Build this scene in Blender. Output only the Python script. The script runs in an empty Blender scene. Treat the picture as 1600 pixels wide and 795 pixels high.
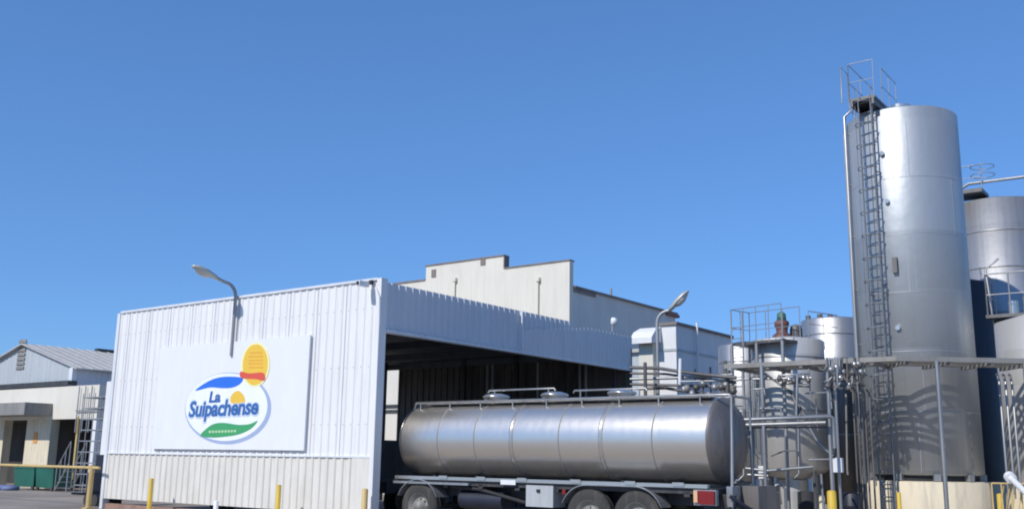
import bpy, bmesh, math, random
from mathutils import Vector, Matrix
random.seed(7)
R = math.radians
S = bpy.context.scene
C = S.collection

# ------------------------------------------------------------------ camera, sky, sun, exposure
FPX, PITCH, ROLL, CAMH = 1550.0, math.atan(320/1550.0), 0.016, 1.6
cam_d = bpy.data.cameras.new('camera'); cam = bpy.data.objects.new('camera', cam_d); C.objects.link(cam)
FW = Vector((0, math.cos(PITCH), math.sin(PITCH)))
UP0 = Vector((0, -math.sin(PITCH), math.cos(PITCH))); RT0 = Vector((1, 0, 0))
UPV = UP0*math.cos(ROLL) + RT0*-math.sin(ROLL); RTV = RT0*math.cos(ROLL) + UP0*math.sin(ROLL)
# world up leans to the right in the picture -> the camera's own up leans left
m = Matrix((RTV, UPV, -FW)).transposed().to_4x4(); m.translation = (0, 0, CAMH)
cam.matrix_world = m
cam_d.sensor_width = 36; cam_d.lens = 36*FPX/1600; cam_d.clip_end = 3000
S.camera = cam

SUN_AZ, SUN_EL = 225.0, 40.0
w = bpy.data.worlds.new('World'); S.world = w; w.use_nodes = True
nt = w.node_tree; bg = nt.nodes['Background']
sky = nt.nodes.new('ShaderNodeTexSky'); sky.sky_type = 'NISHITA'; sky.sun_disc = False
sky.sun_elevation = R(SUN_EL); sky.sun_rotation = R(SUN_AZ)
sky.altitude = 100; sky.air_density = 1.0; sky.dust_density = 0.0; sky.ozone_density = 10.0
gm = nt.nodes.new('ShaderNodeGamma'); gm.inputs[1].default_value = .62; nt.links.new(sky.outputs[0], gm.inputs[0])
tn = nt.nodes.new('ShaderNodeMix'); tn.data_type = 'RGBA'; tn.blend_type = 'MULTIPLY'; tn.inputs[0].default_value = 1
nt.links.new(gm.outputs[0], tn.inputs[6]); tn.inputs[7].default_value = (.85, 1.26, 1.80, 1)
nt.links.new(tn.outputs[2], bg.inputs[0]); bg.inputs[1].default_value = 0.15
S.cycles.filter_width = 2.0
sl = bpy.data.lights.new('sun', 'SUN'); sl.energy = 3.6; sl.angle = R(0.5); sl.color = (1, 0.955, 0.89)
so = bpy.data.objects.new('sun', sl); C.objects.link(so)
sd = Vector((math.sin(R(SUN_AZ))*math.cos(R(SUN_EL)), math.cos(R(SUN_AZ))*math.cos(R(SUN_EL)), math.sin(R(SUN_EL))))
so.rotation_euler = sd.to_track_quat('Z', 'Y').to_euler(); so.location = (0, 0, 30)
S.view_settings.view_transform = 'Standard'; S.view_settings.look = 'None'
S.view_settings.exposure = 0.0; S.view_settings.gamma = 1.0

# ------------------------------------------------------------------ frames: U runs left and away, V runs right and away
UA = R(53); U = Vector((-math.sin(UA), math.cos(UA), 0)); V = Vector((math.cos(UA), math.sin(UA), 0)); Z = Vector((0, 0, 1))
def W(u, v, h): return U*u + V*v + Z*h
def ray(px, py):
    return (FW*FPX + RTV*(px-800) + UPV*(397.5-py)).normalized()
O = Vector((0, 0, CAMH))
def PZ(px, py, z):      # a point of the place at depth z
    d = ray(px, py); return O + d*(z/d.y)
def PV(px, py, v):      # (u, h) where the sight line meets the plane v = const
    d = ray(px, py); t = v/d.dot(V); p = O + d*t; return p.dot(U), p.z
def PU(px, py, u):
    d = ray(px, py); t = u/d.dot(U); p = O + d*t; return p.dot(V), p.z
def PH(px, z, h):       # a point at depth z and height h that shows near column px
    p = PZ(px, 600, z)
    for _ in range(6):
        q = p.copy(); q.z = h
        c = q - O; y = c.dot(UPV)*FPX/c.dot(FW)
        p = PZ(px, 397.5-y, z)
    p.z = h; return p

# ------------------------------------------------------------------ materials
def new_mat(name):
    mt = bpy.data.materials.new(name); mt.use_nodes = True
    return mt, mt.node_tree, mt.node_tree.nodes['Principled BSDF']
def N(nt, t, **kw):
    n = nt.nodes.new(t)
    for k, v in kw.items(): setattr(n, k, v)
    return n
def noise(nt, scale=(1, 1, 1), sc=1.0, detail=4, rough=.6):
    g = N(nt, 'ShaderNodeNewGeometry'); mp = N(nt, 'ShaderNodeMapping'); mp.inputs['Scale'].default_value = scale
    nt.links.new(g.outputs['Position'], mp.inputs['Vector'])
    no = N(nt, 'ShaderNodeTexNoise'); no.inputs['Scale'].default_value = sc; no.inputs['Detail'].default_value = detail
    no.inputs['Roughness'].default_value = rough
    nt.links.new(mp.outputs[0], no.inputs['Vector']); return no.outputs['Fac']
def ramp(nt, fac, stops):
    r = N(nt, 'ShaderNodeValToRGB'); nt.links.new(fac, r.inputs[0]); e = r.color_ramp.elements
    e[0].position, e[0].color = stops[0][0], (*stops[0][1], 1); e[1].position, e[1].color = stops[-1][0], (*stops[-1][1], 1)
    for p, c in stops[1:-1]:
        x = e.new(p); x.color = (*c, 1)
    return r.outputs[0]
def mixc(nt, a, b, fac, mode='MIX'):
    x = N(nt, 'ShaderNodeMix', data_type='RGBA', blend_type=mode)
    for s, val in ((0, fac), (6, a), (7, b)):
        if hasattr(val, 'links') or hasattr(val, 'is_linked'): nt.links.new(val, x.inputs[s])
        else: x.inputs[s].default_value = val if s == 0 else (*val, 1)
    return x.outputs[2]
def bump(nt, b, fac, strength=.3, dist=.01):
    bn = N(nt, 'ShaderNodeBump'); bn.inputs['Strength'].default_value = strength; bn.inputs['Distance'].default_value = dist
    nt.links.new(fac, bn.inputs['Height']); nt.links.new(bn.outputs[0], b.inputs['Normal'])
def paint(name, col, rough=.5, metal=0, var=.12, dirt=None, dirt_amt=.35, scale=1.0, bumpy=0):
    mt, nt, b = new_mat(name)
    n1 = noise(nt, (1, 1, .35), 2.2*scale, 5); n2 = noise(nt, (3, 3, .25), 3*scale, 6, .7)
    lo = tuple(max(0, c*(1-var)) for c in col); hi = tuple(min(1, c*(1+var*.6)) for c in col)
    c = ramp(nt, n1, [(.3, lo), (.7, hi)])
    if dirt:
        f = ramp(nt, n2, [(.5, (0, 0, 0)), (.78, (dirt_amt,)*3)])
        c = mixc(nt, c, dirt, f)
    nt.links.new(c, b.inputs['Base Color'])
    rr = ramp(nt, n2, [(.2, (max(0, rough-.1),)*3), (.8, (min(1, rough+.12),)*3)])
    nt.links.new(rr, b.inputs['Roughness']); b.inputs['Metallic'].default_value = metal
    if bumpy: bump(nt, b, noise(nt, (1, 1, 1), 14*scale, 6, .7), bumpy, .02)
    return mt
def steel(name, col=(.58, .59, .6), r0=.28, r1=.42, plates=1.25, var=.10, dent=.08, streak=.5, metal=.85):
    mt, nt, b = new_mat(name)
    tc = N(nt, 'ShaderNodeTexCoord'); sx = N(nt, 'ShaderNodeSeparateXYZ'); nt.links.new(tc.outputs['Object'], sx.inputs[0])
    def mth(op, a, bb=None):
        x = N(nt, 'ShaderNodeMath', operation=op)
        for i, q in enumerate((a, bb)):
            if q is None: continue
            if isinstance(q, (int, float)): x.inputs[i].default_value = q
            else: nt.links.new(q, x.inputs[i])
        return x.outputs[0]
    row = mth('FLOOR', mth('DIVIDE', sx.outputs[2], plates))
    an = mth('FLOOR', mth('ADD', mth('MULTIPLY', mth('ARCTAN2', sx.outputs[1], sx.outputs[0]), 1.3), mth('MULTIPLY', row, .5)))
    cv = N(nt, 'ShaderNodeCombineXYZ'); nt.links.new(row, cv.inputs[0]); nt.links.new(an, cv.inputs[1])
    wn = N(nt, 'ShaderNodeTexWhiteNoise', noise_dimensions='3D'); nt.links.new(cv.outputs[0], wn.inputs['Vector'])
    st = noise(nt, (5, 5, .18), 1.6, 6, .65); bl = noise(nt, (1, 1, 1), .9, 3)
    c = ramp(nt, wn.outputs[0], [(0, tuple(x*(1-var) for x in col)), (1, tuple(min(1, x*(1+var*.4)) for x in col))])
    c = mixc(nt, c, tuple(x*.72 for x in col), ramp(nt, st, [(.5, (0, 0, 0)), (.85, (streak,)*3)]))
    nt.links.new(c, b.inputs['Base Color']); b.inputs['Metallic'].default_value = metal
    nt.links.new(ramp(nt, st, [(.25, (r0,)*3), (.8, (r1,)*3)]), b.inputs['Roughness'])
    if dent: bump(nt, b, bl, dent, .3)
    return mt
M = {}
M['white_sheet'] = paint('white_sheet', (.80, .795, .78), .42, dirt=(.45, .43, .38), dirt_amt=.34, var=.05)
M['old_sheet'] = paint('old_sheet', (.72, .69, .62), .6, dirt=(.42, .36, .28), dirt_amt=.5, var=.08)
M['shaded_sheet'] = paint('shaded_sheet', (.64, .66, .69), .35, dirt=(.35, .38, .42), dirt_amt=.2, var=.05)  # blue-grey of the shaded side faces put into the sheet colour
M['trim_grey'] = paint('trim_grey', (.42, .42, .42), .5, var=.1)
M['trim'] = paint('trim', (.72, .74, .76), .4, dirt=(.4, .38, .34), dirt_amt=.3)
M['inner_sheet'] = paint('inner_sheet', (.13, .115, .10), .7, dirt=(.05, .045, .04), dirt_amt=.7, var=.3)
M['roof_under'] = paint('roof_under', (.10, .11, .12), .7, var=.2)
M['board'] = paint('board', (.80, .81, .84), .35, var=.03, dirt=(.5, .5, .48), dirt_amt=.14)
M['cream'] = paint('cream', (.72, .68, .59), .85, dirt=(.46, .42, .36), dirt_amt=.32, var=.06, bumpy=.3, scale=.5)
M['cream_stained'] = paint('cream_stained', (.72, .63, .46), .85, dirt=(.36, .33, .30), dirt_amt=.95, var=.12, bumpy=.3, scale=.6)
M['wall_grey'] = paint('wall_grey', (.66, .64, .60), .85, dirt=(.62, .55, .46), dirt_amt=.5, var=.1, bumpy=.3, scale=.5)
M['white_wall'] = paint('white_wall', (.76, .76, .75), .8, dirt=(.5, .48, .42), dirt_amt=.3, var=.05)
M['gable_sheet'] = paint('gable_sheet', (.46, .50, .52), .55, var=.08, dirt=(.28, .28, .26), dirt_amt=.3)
M['roof_sheet'] = paint('roof_sheet', (.52, .50, .46), .6, var=.12, dirt=(.25, .22, .18), dirt_amt=.4)
M['coping'] = paint('coping', (.24, .20, .18), .8, var=.25)
M['tile'] = paint('tile', (.28, .13, .10), .8, var=.25)
M['dark'] = paint('dark', (.025, .027, .03), .7, var=.3)
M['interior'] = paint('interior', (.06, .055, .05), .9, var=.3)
M['rubber'] = paint('rubber', (.05, .048, .046), .85, var=.25, dirt=(.2, .18, .15), dirt_amt=.5, bumpy=.2)
M['tank_steel'] = steel('tank_steel', (.78, .73, .66), .31, .37, plates=50, var=0, dent=.02, streak=.15, metal=.92)
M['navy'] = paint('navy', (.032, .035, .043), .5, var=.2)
M['hatch_steel'] = steel('hatch_steel', (.68, .65, .60), .24, .34, plates=50, var=0, dent=0, streak=.2)
M['silo_steel'] = steel('silo_steel', (.45, .475, .49), .44, .58, plates=1.5, var=.14, dent=.08, metal=.55)
M['silo_steel2'] = steel('silo_steel2', (.47, .47, .475), .42, .58, plates=1.8, var=.08, dent=.04)
M['vessel_steel'] = steel('vessel_steel', (.62, .605, .575), .44, .58, plates=.9, var=.12, dent=.06, metal=.5)
M['pipe'] = paint('pipe', (.42, .42, .41), .42, metal=.75, dirt=(.2, .18, .16), dirt_amt=.5, var=.2)
M['pipe_dark'] = paint('pipe_dark', (.16, .155, .15), .5, metal=.4, var=.3)
M['galv'] = paint('galv', (.38, .39, .40), .5, metal=.6, var=.2)
M['ladder_steel'] = paint('ladder_steel', (.27, .28, .295), .5, metal=.5, var=.2)
M['rack'] = paint('rack', (.30, .29, .265), .6, metal=.2, var=.2, dirt=(.15, .13, .11), dirt_amt=.5)
M['head'] = paint('head', (.24, .215, .20), .5, metal=.6, var=.2, dirt=(.05, .045, .04), dirt_amt=.6)  # shade on the tanker's rear end put into this darker metal colour
M['fender'] = paint('fender', (.40, .41, .42), .4, metal=.6, var=.15, dirt=(.15, .13, .11), dirt_amt=.6)
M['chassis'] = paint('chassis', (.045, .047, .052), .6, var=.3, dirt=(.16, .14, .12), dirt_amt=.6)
M['toolbox'] = paint('toolbox', (.46, .48, .49), .5, var=.1, dirt=(.25, .22, .18), dirt_amt=.5)
M['yellow'] = paint('yellow', (.68, .46, .05), .5, var=.15, dirt=(.25, .18, .08), dirt_amt=.7)
M['yellow_faded'] = paint('yellow_faded', (.62, .45, .18), .6, var=.15, dirt=(.3, .2, .12), dirt_amt=.8)
M['white_paint'] = paint('white_paint', (.78, .79, .80), .5, var=.04, dirt=(.4, .36, .3), dirt_amt=.3)
M['green'] = paint('green', (.015, .13, .09), .5, var=.2, dirt=(.1, .1, .07), dirt_amt=.5)
M['lens'] = paint('lens', (.55, .56, .50), .25, var=.1)
M['lamp_grey'] = paint('lamp_grey', (.50, .50, .46), .45, metal=.3, var=.15)
M['red'] = paint('red', (.22, .015, .015), .3, var=.2)
M['amber'] = paint('amber', (.75, .45, .25), .3, var=.1)
M['orange_mark'] = paint('orange_mark', (.70, .32, .06), .6, var=.15)
M['motor_red'] = paint('motor_red', (.17, .07, .06), .55, var=.3)
M['motor_green'] = paint('motor_green', (.05, .16, .11), .5, var=.3)
M['blue'] = paint('blue', (.02, .024, .04), .5, var=.2)
M['pallet_blue'] = paint('pallet_blue', (.16, .20, .36), .6, var=.2)
M['brick'] = paint('brick', (.33, .20, .15), .9, var=.25, dirt=(.4, .36, .3), dirt_amt=.7, bumpy=.5)
M['glass'] = paint('glass', (.05, .06, .07), .1, var=.05)
for k, c in dict(logo_blue=(.03, .17, .72), logo_green=(.06, .36, .13), logo_yellow=(.84, .54, .06), logo_glow=(.90, .86, .45), logo_orange=(.82, .38, .05),
                 logo_red=(.72, .10, .06), logo_text=(.04, .14, .40), logo_white=(.86, .88, .90), logo_rim=(.36, .44, .62), logo_lime=(.5, .72, .42), logo_pale=(.58, .68, .82)).items():
    M[k] = paint(k, c, .4, var=.04)
def ground_mat():
    mt, nt, b = new_mat('concrete_ground')
    a = noise(nt, (1, 1, 1), .35, 6, .65); f = noise(nt, (1, 1, 1), 9, 6, .75)
    c = ramp(nt, a, [(.25, (.23, .195, .16)), (.5, (.35, .30, .25)), (.75, (.43, .38, .32))])
    c = mixc(nt, c, ramp(nt, f, [(.3, (.75, .75, .75)), (.7, (1, 1, 1))]), 1.0, 'MULTIPLY')
    br = N(nt, 'ShaderNodeTexBrick'); g = N(nt, 'ShaderNodeNewGeometry'); mp = N(nt, 'ShaderNodeMapping'); mp.inputs['Rotation'].default_value = (0, 0, -UA)
    nt.links.new(g.outputs['Position'], mp.inputs[0]); nt.links.new(mp.outputs[0], br.inputs['Vector'])
    br.inputs['Scale'].default_value = 1; br.inputs['Brick Width'].default_value = 4; br.inputs['Row Height'].default_value = 4; br.offset = 0
    br.inputs['Mortar Size'].default_value = .02; br.inputs['Color1'].default_value = (1, 1, 1, 1); br.inputs['Color2'].default_value = (.92, .92, .92, 1); br.inputs['Mortar'].default_value = (.45, .43, .4, 1)
    c = mixc(nt, c, br.outputs[0], 1.0, 'MULTIPLY')
    nt.links.new(c, b.inputs['Base Color']); b.inputs['Roughness'].default_value = .85; bump(nt, b, f, .3, .02)
    return mt
M['ground'] = ground_mat()

# ------------------------------------------------------------------ mesh building
class MB:
    def __init__(s): s.v, s.f, s.sm = [], [], []
    def add(s, vs, fs, smooth=False):
        o = len(s.v); s.v += [Vector(x) for x in vs]; s.f += [tuple(i+o for i in f) for f in fs]; s.sm += [smooth]*len(fs); return s
    def obox(s, o, a, b, c):    # origin corner and three edge vectors
        p = [o, o+a, o+a+b, o+b, o+c, o+a+c, o+a+b+c, o+b+c]
        return s.add(p, [(0, 3, 2, 1), (4, 5, 6, 7), (0, 1, 5, 4), (1, 2, 6, 5), (2, 3, 7, 6), (3, 0, 4, 7)])
    def ub(s, u0, u1, v0, v1, h0, h1):
        return s.obox(W(u0, v0, h0), U*(u1-u0), V*(v1-v0), Z*(h1-h0))
    def prism(s, pts, ext):     # closed polygon of world points pushed by ext
        n = len(pts); pts = [Vector(p) for p in pts]
        return s.add(pts+[p+ext for p in pts], [tuple(range(n)), tuple(range(2*n-1, n-1, -1))]+[(i, (i+1) % n, n+(i+1) % n, n+i) for i in range(n)])
    def cyl(s, p0, p1, r0, r1=None, n=12, caps=True):
        r1 = r0 if r1 is None else r1; p0 = Vector(p0); p1 = Vector(p1)
        d = (p1-p0).normalized(); a = d.orthogonal().normalized(); b = d.cross(a)
        ring = lambda p, r: [p + a*(r*math.cos(2*math.pi*i/n)) + b*(r*math.sin(2*math.pi*i/n)) for i in range(n)]
        s.add(ring(p0, r0)+ring(p1, r1), [(i, (i+1) % n, n+(i+1) % n, n+i) for i in range(n)], True)
        if caps: s.add(ring(p0, r0)+ring(p1, r1), [tuple(range(n-1, -1, -1)), tuple(range(n, 2*n))])
        return s
    def tube(s, pts, r, n=8):
        pts = [Vector(p) for p in pts]
        rings = []
        a = None
        for i, p in enumerate(pts):
            d = (pts[min(i+1, len(pts)-1)] - pts[max(i-1, 0)]).normalized()
            if a is None: a = d.orthogonal().normalized()
            a = (a - d*a.dot(d)).normalized(); b = d.cross(a)
            rings += [p + a*(r*math.cos(2*math.pi*k/n)) + b*(r*math.sin(2*math.pi*k/n)) for k in range(n)]
        fs = []
        for i in range(len(pts)-1):
            fs += [(i*n+k, i*n+(k+1) % n, (i+1)*n+(k+1) % n, (i+1)*n+k) for k in range(n)]
        s.add(rings, fs, True); o = len(rings)-n
        s.add(rings[:n]+rings[o:], [tuple(range(n-1, -1, -1)), tuple(range(n, 2*n))]); return s
    def lathe(s, c, axis, prof, n=48, smooth=True):   # prof: (radius, distance along axis)
        c = Vector(c); d = Vector(axis).normalized(); a = (Z.cross(d) if abs(d.z) < .9 else Vector((1, 0, 0))).normalized(); b = d.cross(a)
        vs = []; fs = []
        for r, t in prof:
            vs += [c + d*t + a*(r*math.cos(2*math.pi*i/n)) + b*(r*math.sin(2*math.pi*i/n)) for i in range(n)]
        for j in range(len(prof)-1):
            fs += [(j*n+i, j*n+(i+1) % n, (j+1)*n+(i+1) % n, (j+1)*n+i) for i in range(n)]
        s.add(vs, fs, smooth); return s
    def build(s, name, mat, parent=None, origin=None):
        if origin is None:
            xs = [p.x for p in s.v]; ys = [p.y for p in s.v]; zs = [p.z for p in s.v]
            origin = Vector(((min(xs)+max(xs))/2, (min(ys)+max(ys))/2, min(zs)))
        origin = Vector(origin)
        me = bpy.data.meshes.new(name); me.from_pydata([p-origin for p in s.v], [], s.f)
        me.polygons.foreach_set('use_smooth', s.sm)
        bm = bmesh.new(); bm.from_mesh(me); bmesh.ops.recalc_face_normals(bm, faces=bm.faces); bm.to_mesh(me); bm.free()
        me.materials.append(M[mat] if isinstance(mat, str) else mat); me.update()
        o = bpy.data.objects.new(name, me); C.objects.link(o)
        if parent is not None:
            o.parent = parent; o.location = origin - world_loc(parent)
        else: o.location = origin
        return o
def world_loc(o):
    p = Vector(o.location)
    while o.parent is not None: o = o.parent; p += o.location
    return p
def tag(o, label=None, cat=None, group=None, kind=None):
    for k, v in (('label', label), ('category', cat), ('group', group), ('kind', kind)):
        if v: o[k] = v
    return o
def thing(name, loc, label, cat, group=None):
    o = bpy.data.objects.new(name, None); o.empty_display_size = .3; C.objects.link(o); o.location = Vector(loc)
    return tag(o, label, cat, group)
def copy_tree(o, parent=None, shift=Vector((0, 0, 0))):
    c = o.copy(); C.objects.link(c); c.parent = parent
    if parent is None: c.location = Vector(o.location) + shift
    for ch in list(o.children): copy_tree(ch, c)
    return c
def corr(mb, p0, d, nrm, length, h0f, h1f, pitch=.25, depth=.035, phase=0.0):
    # ribbed sheet: p0 start at height 0, d along, nrm outwards
    prof = []; s = -phase
    while s < length:
        for ds, o in ((0, 0), (pitch*.52, 0), (pitch*.62, depth), (pitch*.88, depth), (pitch*.98, 0)):
            if 0 <= s+ds <= length: prof.append((s+ds, o))
        s += pitch
    if prof[0][0] > 0: prof.insert(0, (0, prof[0][1]))
    if prof[-1][0] < length: prof.append((length, prof[-1][1]))
    n = len(prof); vs = []
    for off in (0, -.012):
        for s_, o in prof: vs.append(p0 + d*s_ + nrm*(o+off) + Z*h0f(s_))
        for s_, o in prof: vs.append(p0 + d*s_ + nrm*(o+off) + Z*h1f(s_))
    fs = [(i, i+1, n+i+1, n+i) for i in range(n-1)] + [(2*n+i, 3*n+i, 3*n+i+1, 2*n+i+1) for i in range(n-1)]
    fs += [(n+i, n+i+1, 3*n+i+1, 3*n+i) for i in range(n-1)] + [(i, 2*n+i, 2*n+i+1, i+1) for i in range(n-1)]
    fs += [(0, n, 3*n, 2*n), (n-1, 3*n-1, 4*n-1, 2*n-1)]
    mb.add(vs, fs); return mb
k_ = lambda c: (lambda s: c)

# ------------------------------------------------------------------ ground
g = MB(); g.add([(-400, -400, 0), (400, -400, 0), (400, 400, 0), (-400, 400, 0)], [(0, 1, 2, 3)])
tag(g.build('ground', 'ground', origin=(0, 0, 0)), kind='structure')

# ------------------------------------------------------------------ loading canopy
u0, v0 = 16.62, 16.9                      # near corner
u1 = 27.75; v1 = 28.6; HT = 5.82
cn = thing('loading_canopy', W((u0+u1)/2, (v0+v1)/2, 0), 'large white corrugated metal loading canopy open at its side, the silver tanker standing half inside', 'canopy')
corr(MB(), W(u0+.12, v0, 0), U, -V, u1-u0-.24, k_(1.62), k_(HT-.04), .26, .024).build('front_cladding', 'white_sheet', cn)
for k in range(1, 11):
    uu = u0+.12+.26*4*k+.02; t = MB(); t.ub(uu, uu+.008, v0-.028, v0-.01, 1.63, HT-.05); t.build('lap_joint', 'trim', cn)
t = MB()
for hh in (2.35, 3.7, 5.1):
    for k in range(42):
        uu = u0+.12+.26*k+.19
        if uu < u1-.2: t.ub(uu-.012, uu+.012, v0-.030, v0-.018, hh, hh+.024)
tag(t.build('screw_row', 'trim_grey', cn), kind='stuff')
lo = corr(MB(), W(u0+.72, v0, 0), U, -V, u1-u0-.84, k_(.30), k_(1.60), .26, .03, .1)
tag(lo.build('lower_cladding', 'old_sheet', cn), 'dirty older cladding strip along the bottom of the front')
t = MB(); t.ub(u0+.12, u0+.72, v0-.04, v0+.02, .28, 1.6); t.build('corner_panel', 'old_sheet', cn)
t = MB(); t.ub(u0-.03, u0+.12, v0-.06, v0+.16, .12, HT); t.build('corner_post', 'white_sheet', cn)
t = MB(); t.ub(u1-.12, u1+.02, v0-.06, v0+.16, 0, HT-.04); t.build('corner_post', 'trim', cn)
t = MB(); t.ub(u0+.12, u1-.12, v0-.05, v0+.03, 1.585, 1.625); t.ub(u0+.12, u1-.12, v0-.055, v0+.05, HT-.04, HT+.02)
t.build('edge_trim', 'trim', cn)
t = MB(); t.ub(u0+.2, u1, v0+.02, v0+.25, 0, .16); t.build('kerb', 'brick', cn)
f = corr(MB(), W(u0, v0+.16, 0), V, -U, 8.1, k_(4.62), k_(5.74), .25, .03); f.build('fascia', 'shaded_sheet', cn)
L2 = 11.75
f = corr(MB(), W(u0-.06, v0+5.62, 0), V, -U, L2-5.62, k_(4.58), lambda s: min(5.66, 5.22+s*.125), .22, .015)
tag(f.build('fascia', 'shaded_sheet', cn), 'lower flat fascia panel at the far end')
t = MB(); t.ub(u0-.1, u0-.02, v0+5.56, v0+5.62, 4.58, 5.72); t.ub(u0-.09, u0+.1, v0+.16, v0+L2, 4.52, 4.6)
t.build('fascia_trim', 'trim', cn)
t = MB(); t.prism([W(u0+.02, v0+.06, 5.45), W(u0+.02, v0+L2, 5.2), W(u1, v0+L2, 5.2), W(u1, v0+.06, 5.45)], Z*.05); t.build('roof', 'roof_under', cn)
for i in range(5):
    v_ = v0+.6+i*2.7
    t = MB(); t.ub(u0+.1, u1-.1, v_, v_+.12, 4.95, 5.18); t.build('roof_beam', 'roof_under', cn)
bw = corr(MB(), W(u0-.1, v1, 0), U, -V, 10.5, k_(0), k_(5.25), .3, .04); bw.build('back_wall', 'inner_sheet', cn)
t = MB(); t.ub(u1-.1, u1, v0+.1, v1, 4.35, 5.3); t.build('end_beam', 'roof_under', cn)
for (uu, vv) in ((u0+.3, v1-.3), (u1-.4, v1-.3), (21, v1-.2), (23.4, v1-.2), (19, v1-.2)):
    t = MB(); t.ub(uu, uu+.14, vv-.14, vv, 0, 5.2); t.build('column', 'chassis', cn)
# downpipes on the back wall inside
for i, uu in enumerate((18.2, 18.45, 20.2, 22.2, 22.45)):
    t = MB(); t.cyl(W(uu, v1-.18, .4), W(uu, v1-.18, 5.1), .045, n=8); t.build('downpipe', 'galv', cn)

# CCTV camera on the near top corner
sc = thing('security_camera', W(u0+.3, v0-.06, 5.55), 'small security camera fixed at the top near corner of the white canopy wall', 'camera')
t = MB(); t.obox(W(u0+.34, v0-.12, 5.68), -U*.1, V*.06, Z*.1); t.cyl(W(u0+.3, v0-.1, 5.72), W(u0+.3, v0-.3, 5.66), .02, n=8); t.build('bracket', 'dark', sc)
t = MB(); t.obox(W(u0+.38, v0-.5, 5.60), -U*.12, V*.32, Z*.12); t.build('housing', 'white_paint', sc)
t = MB(); t.cyl(W(u0+.32, v0-.502, 5.66), W(u0+.32, v0-.52, 5.66), .045, n=12); t.build('lens', 'dark', sc)
# corner conduit
t = MB(); t.tube([W(u0+.14, v0-.09, 5.6), W(u0-.02, v0-.11, 5.35), W(u0-.05, v0-.11, 4.6), W(u0-.05, v0-.1, .3)], .02)
tag(t.build('conduit', 'white_paint'), 'thin pale conduit running down the near corner post of the canopy', 'conduit')

# ------------------------------------------------------------------ sign board
VS = v0-.10
cs = [PV(*p, VS) for p in ((245, 543), (487, 524), (472, 703), (241, 701))]
ua = (cs[0][0]+cs[3][0])/2; ub_ = (cs[1][0]+cs[2][0])/2; hb = (cs[2][1]+cs[3][1])/2; ht = (cs[0][1]+cs[1][1])/2
sg = thing('sign_board', W((ua+ub_)/2, VS, hb), 'big white rectangular sign board with the oval dairy logo on the canopy front', 'sign')
t = MB(); t.ub(ub_, ua, VS, VS+.045, hb, ht); t.build('panel', 'board', sg)
t = MB(); t.ub(ub_+.1, ua-.1, VS+.046, VS+.075, hb+.3, hb+.36); t.ub(ub_+.1, ua-.1, VS+.046, VS+.075, ht-.4, ht-.34); t.build('mounting_rail', 'galv', sg)
def art(pts, layer, mat, name, holes=None):
    q = [PV(x, y, VS) for x, y in pts]; t = MB(); t.prism([W(a, VS-.004*layer, h) for a, h in q], V*.003); return t.build(name, mat, sg)
def smooth_poly(pts, n=6):
    out = []; L = len(pts)
    for i in range(L):
        p0, p1, p2, p3 = (Vector(pts[(i+j-1) % L]) for j in range(4))
        for k in range(n):
            s = k/n; out.append(tuple(.5*((2*p1)+(p2-p0)*s+(2*p0-5*p1+4*p2-p3)*s*s+(3*p1-p0-3*p2+p3)*s**3)))
    return out
def ell(cx, cy, rx, ry, rot, n=48): return [(cx+rx*math.cos(a)*math.cos(rot)-ry*math.sin(a)*math.sin(rot), cy+rx*math.cos(a)*math.sin(rot)+ry*math.sin(a)*math.cos(rot)) for a in [2*math.pi*i/n for i in range(n)]]
art(ell(356.5, 637.5, 67.5, 56, -.10), 1, 'logo_rim', 'logo_rim')
art(ell(354.3, 635.6, 64.2, 52.8, -.10), 2, 'logo_white', 'logo_field')
art(smooth_poly([(306, 610), (318, 600), (336, 591), (356, 588), (379, 590), (376, 599), (364, 605), (348, 606), (328, 605)]), 3, 'logo_blue', 'blue_swoosh')
art(smooth_poly([(314, 680), (322, 670), (334, 662), (350, 660), (372, 663), (390, 662), (403, 657), (393, 669), (374, 678), (350, 682), (330, 683)]), 3, 'logo_green', 'green_swoosh')
art(ell(399.5, 569.5, 22.5, 35, .07), 3, 'logo_glow', 'seal_edge')
art(ell(399.5, 569.5, 19.5, 32, .07), 4, 'logo_yellow', 'seal')
art(smooth_poly([(377, 580), (390, 583), (412, 582), (414, 594), (400, 592), (378, 590)], 4), 5, 'logo_red', 'ribbon')
for y_, a_, b_ in ((550, 391, 411), (556, 389, 412), (562, 390, 411), (567, 389, 411), (573, 390, 412)):
    art([(a_, y_), (b_, y_-.5), (b_, y_+1.2), (a_, y_+1.7)], 5, 'logo_orange', 'seal_line')
art(smooth_poly([(361, 628), (362, 617), (372, 610), (381, 617), (383, 629), (372, 632)]), 3, 'logo_yellow', 'small_sun')
for i in range(9):
    x = 327+i*4.9
    art([(x, 672.5-.15*i), (x+3.4, 672.2-.15*i), (x+3.2, 675.8-.15*i), (x, 676-.15*i)], 4, 'logo_lime', 'green_caption')
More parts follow.
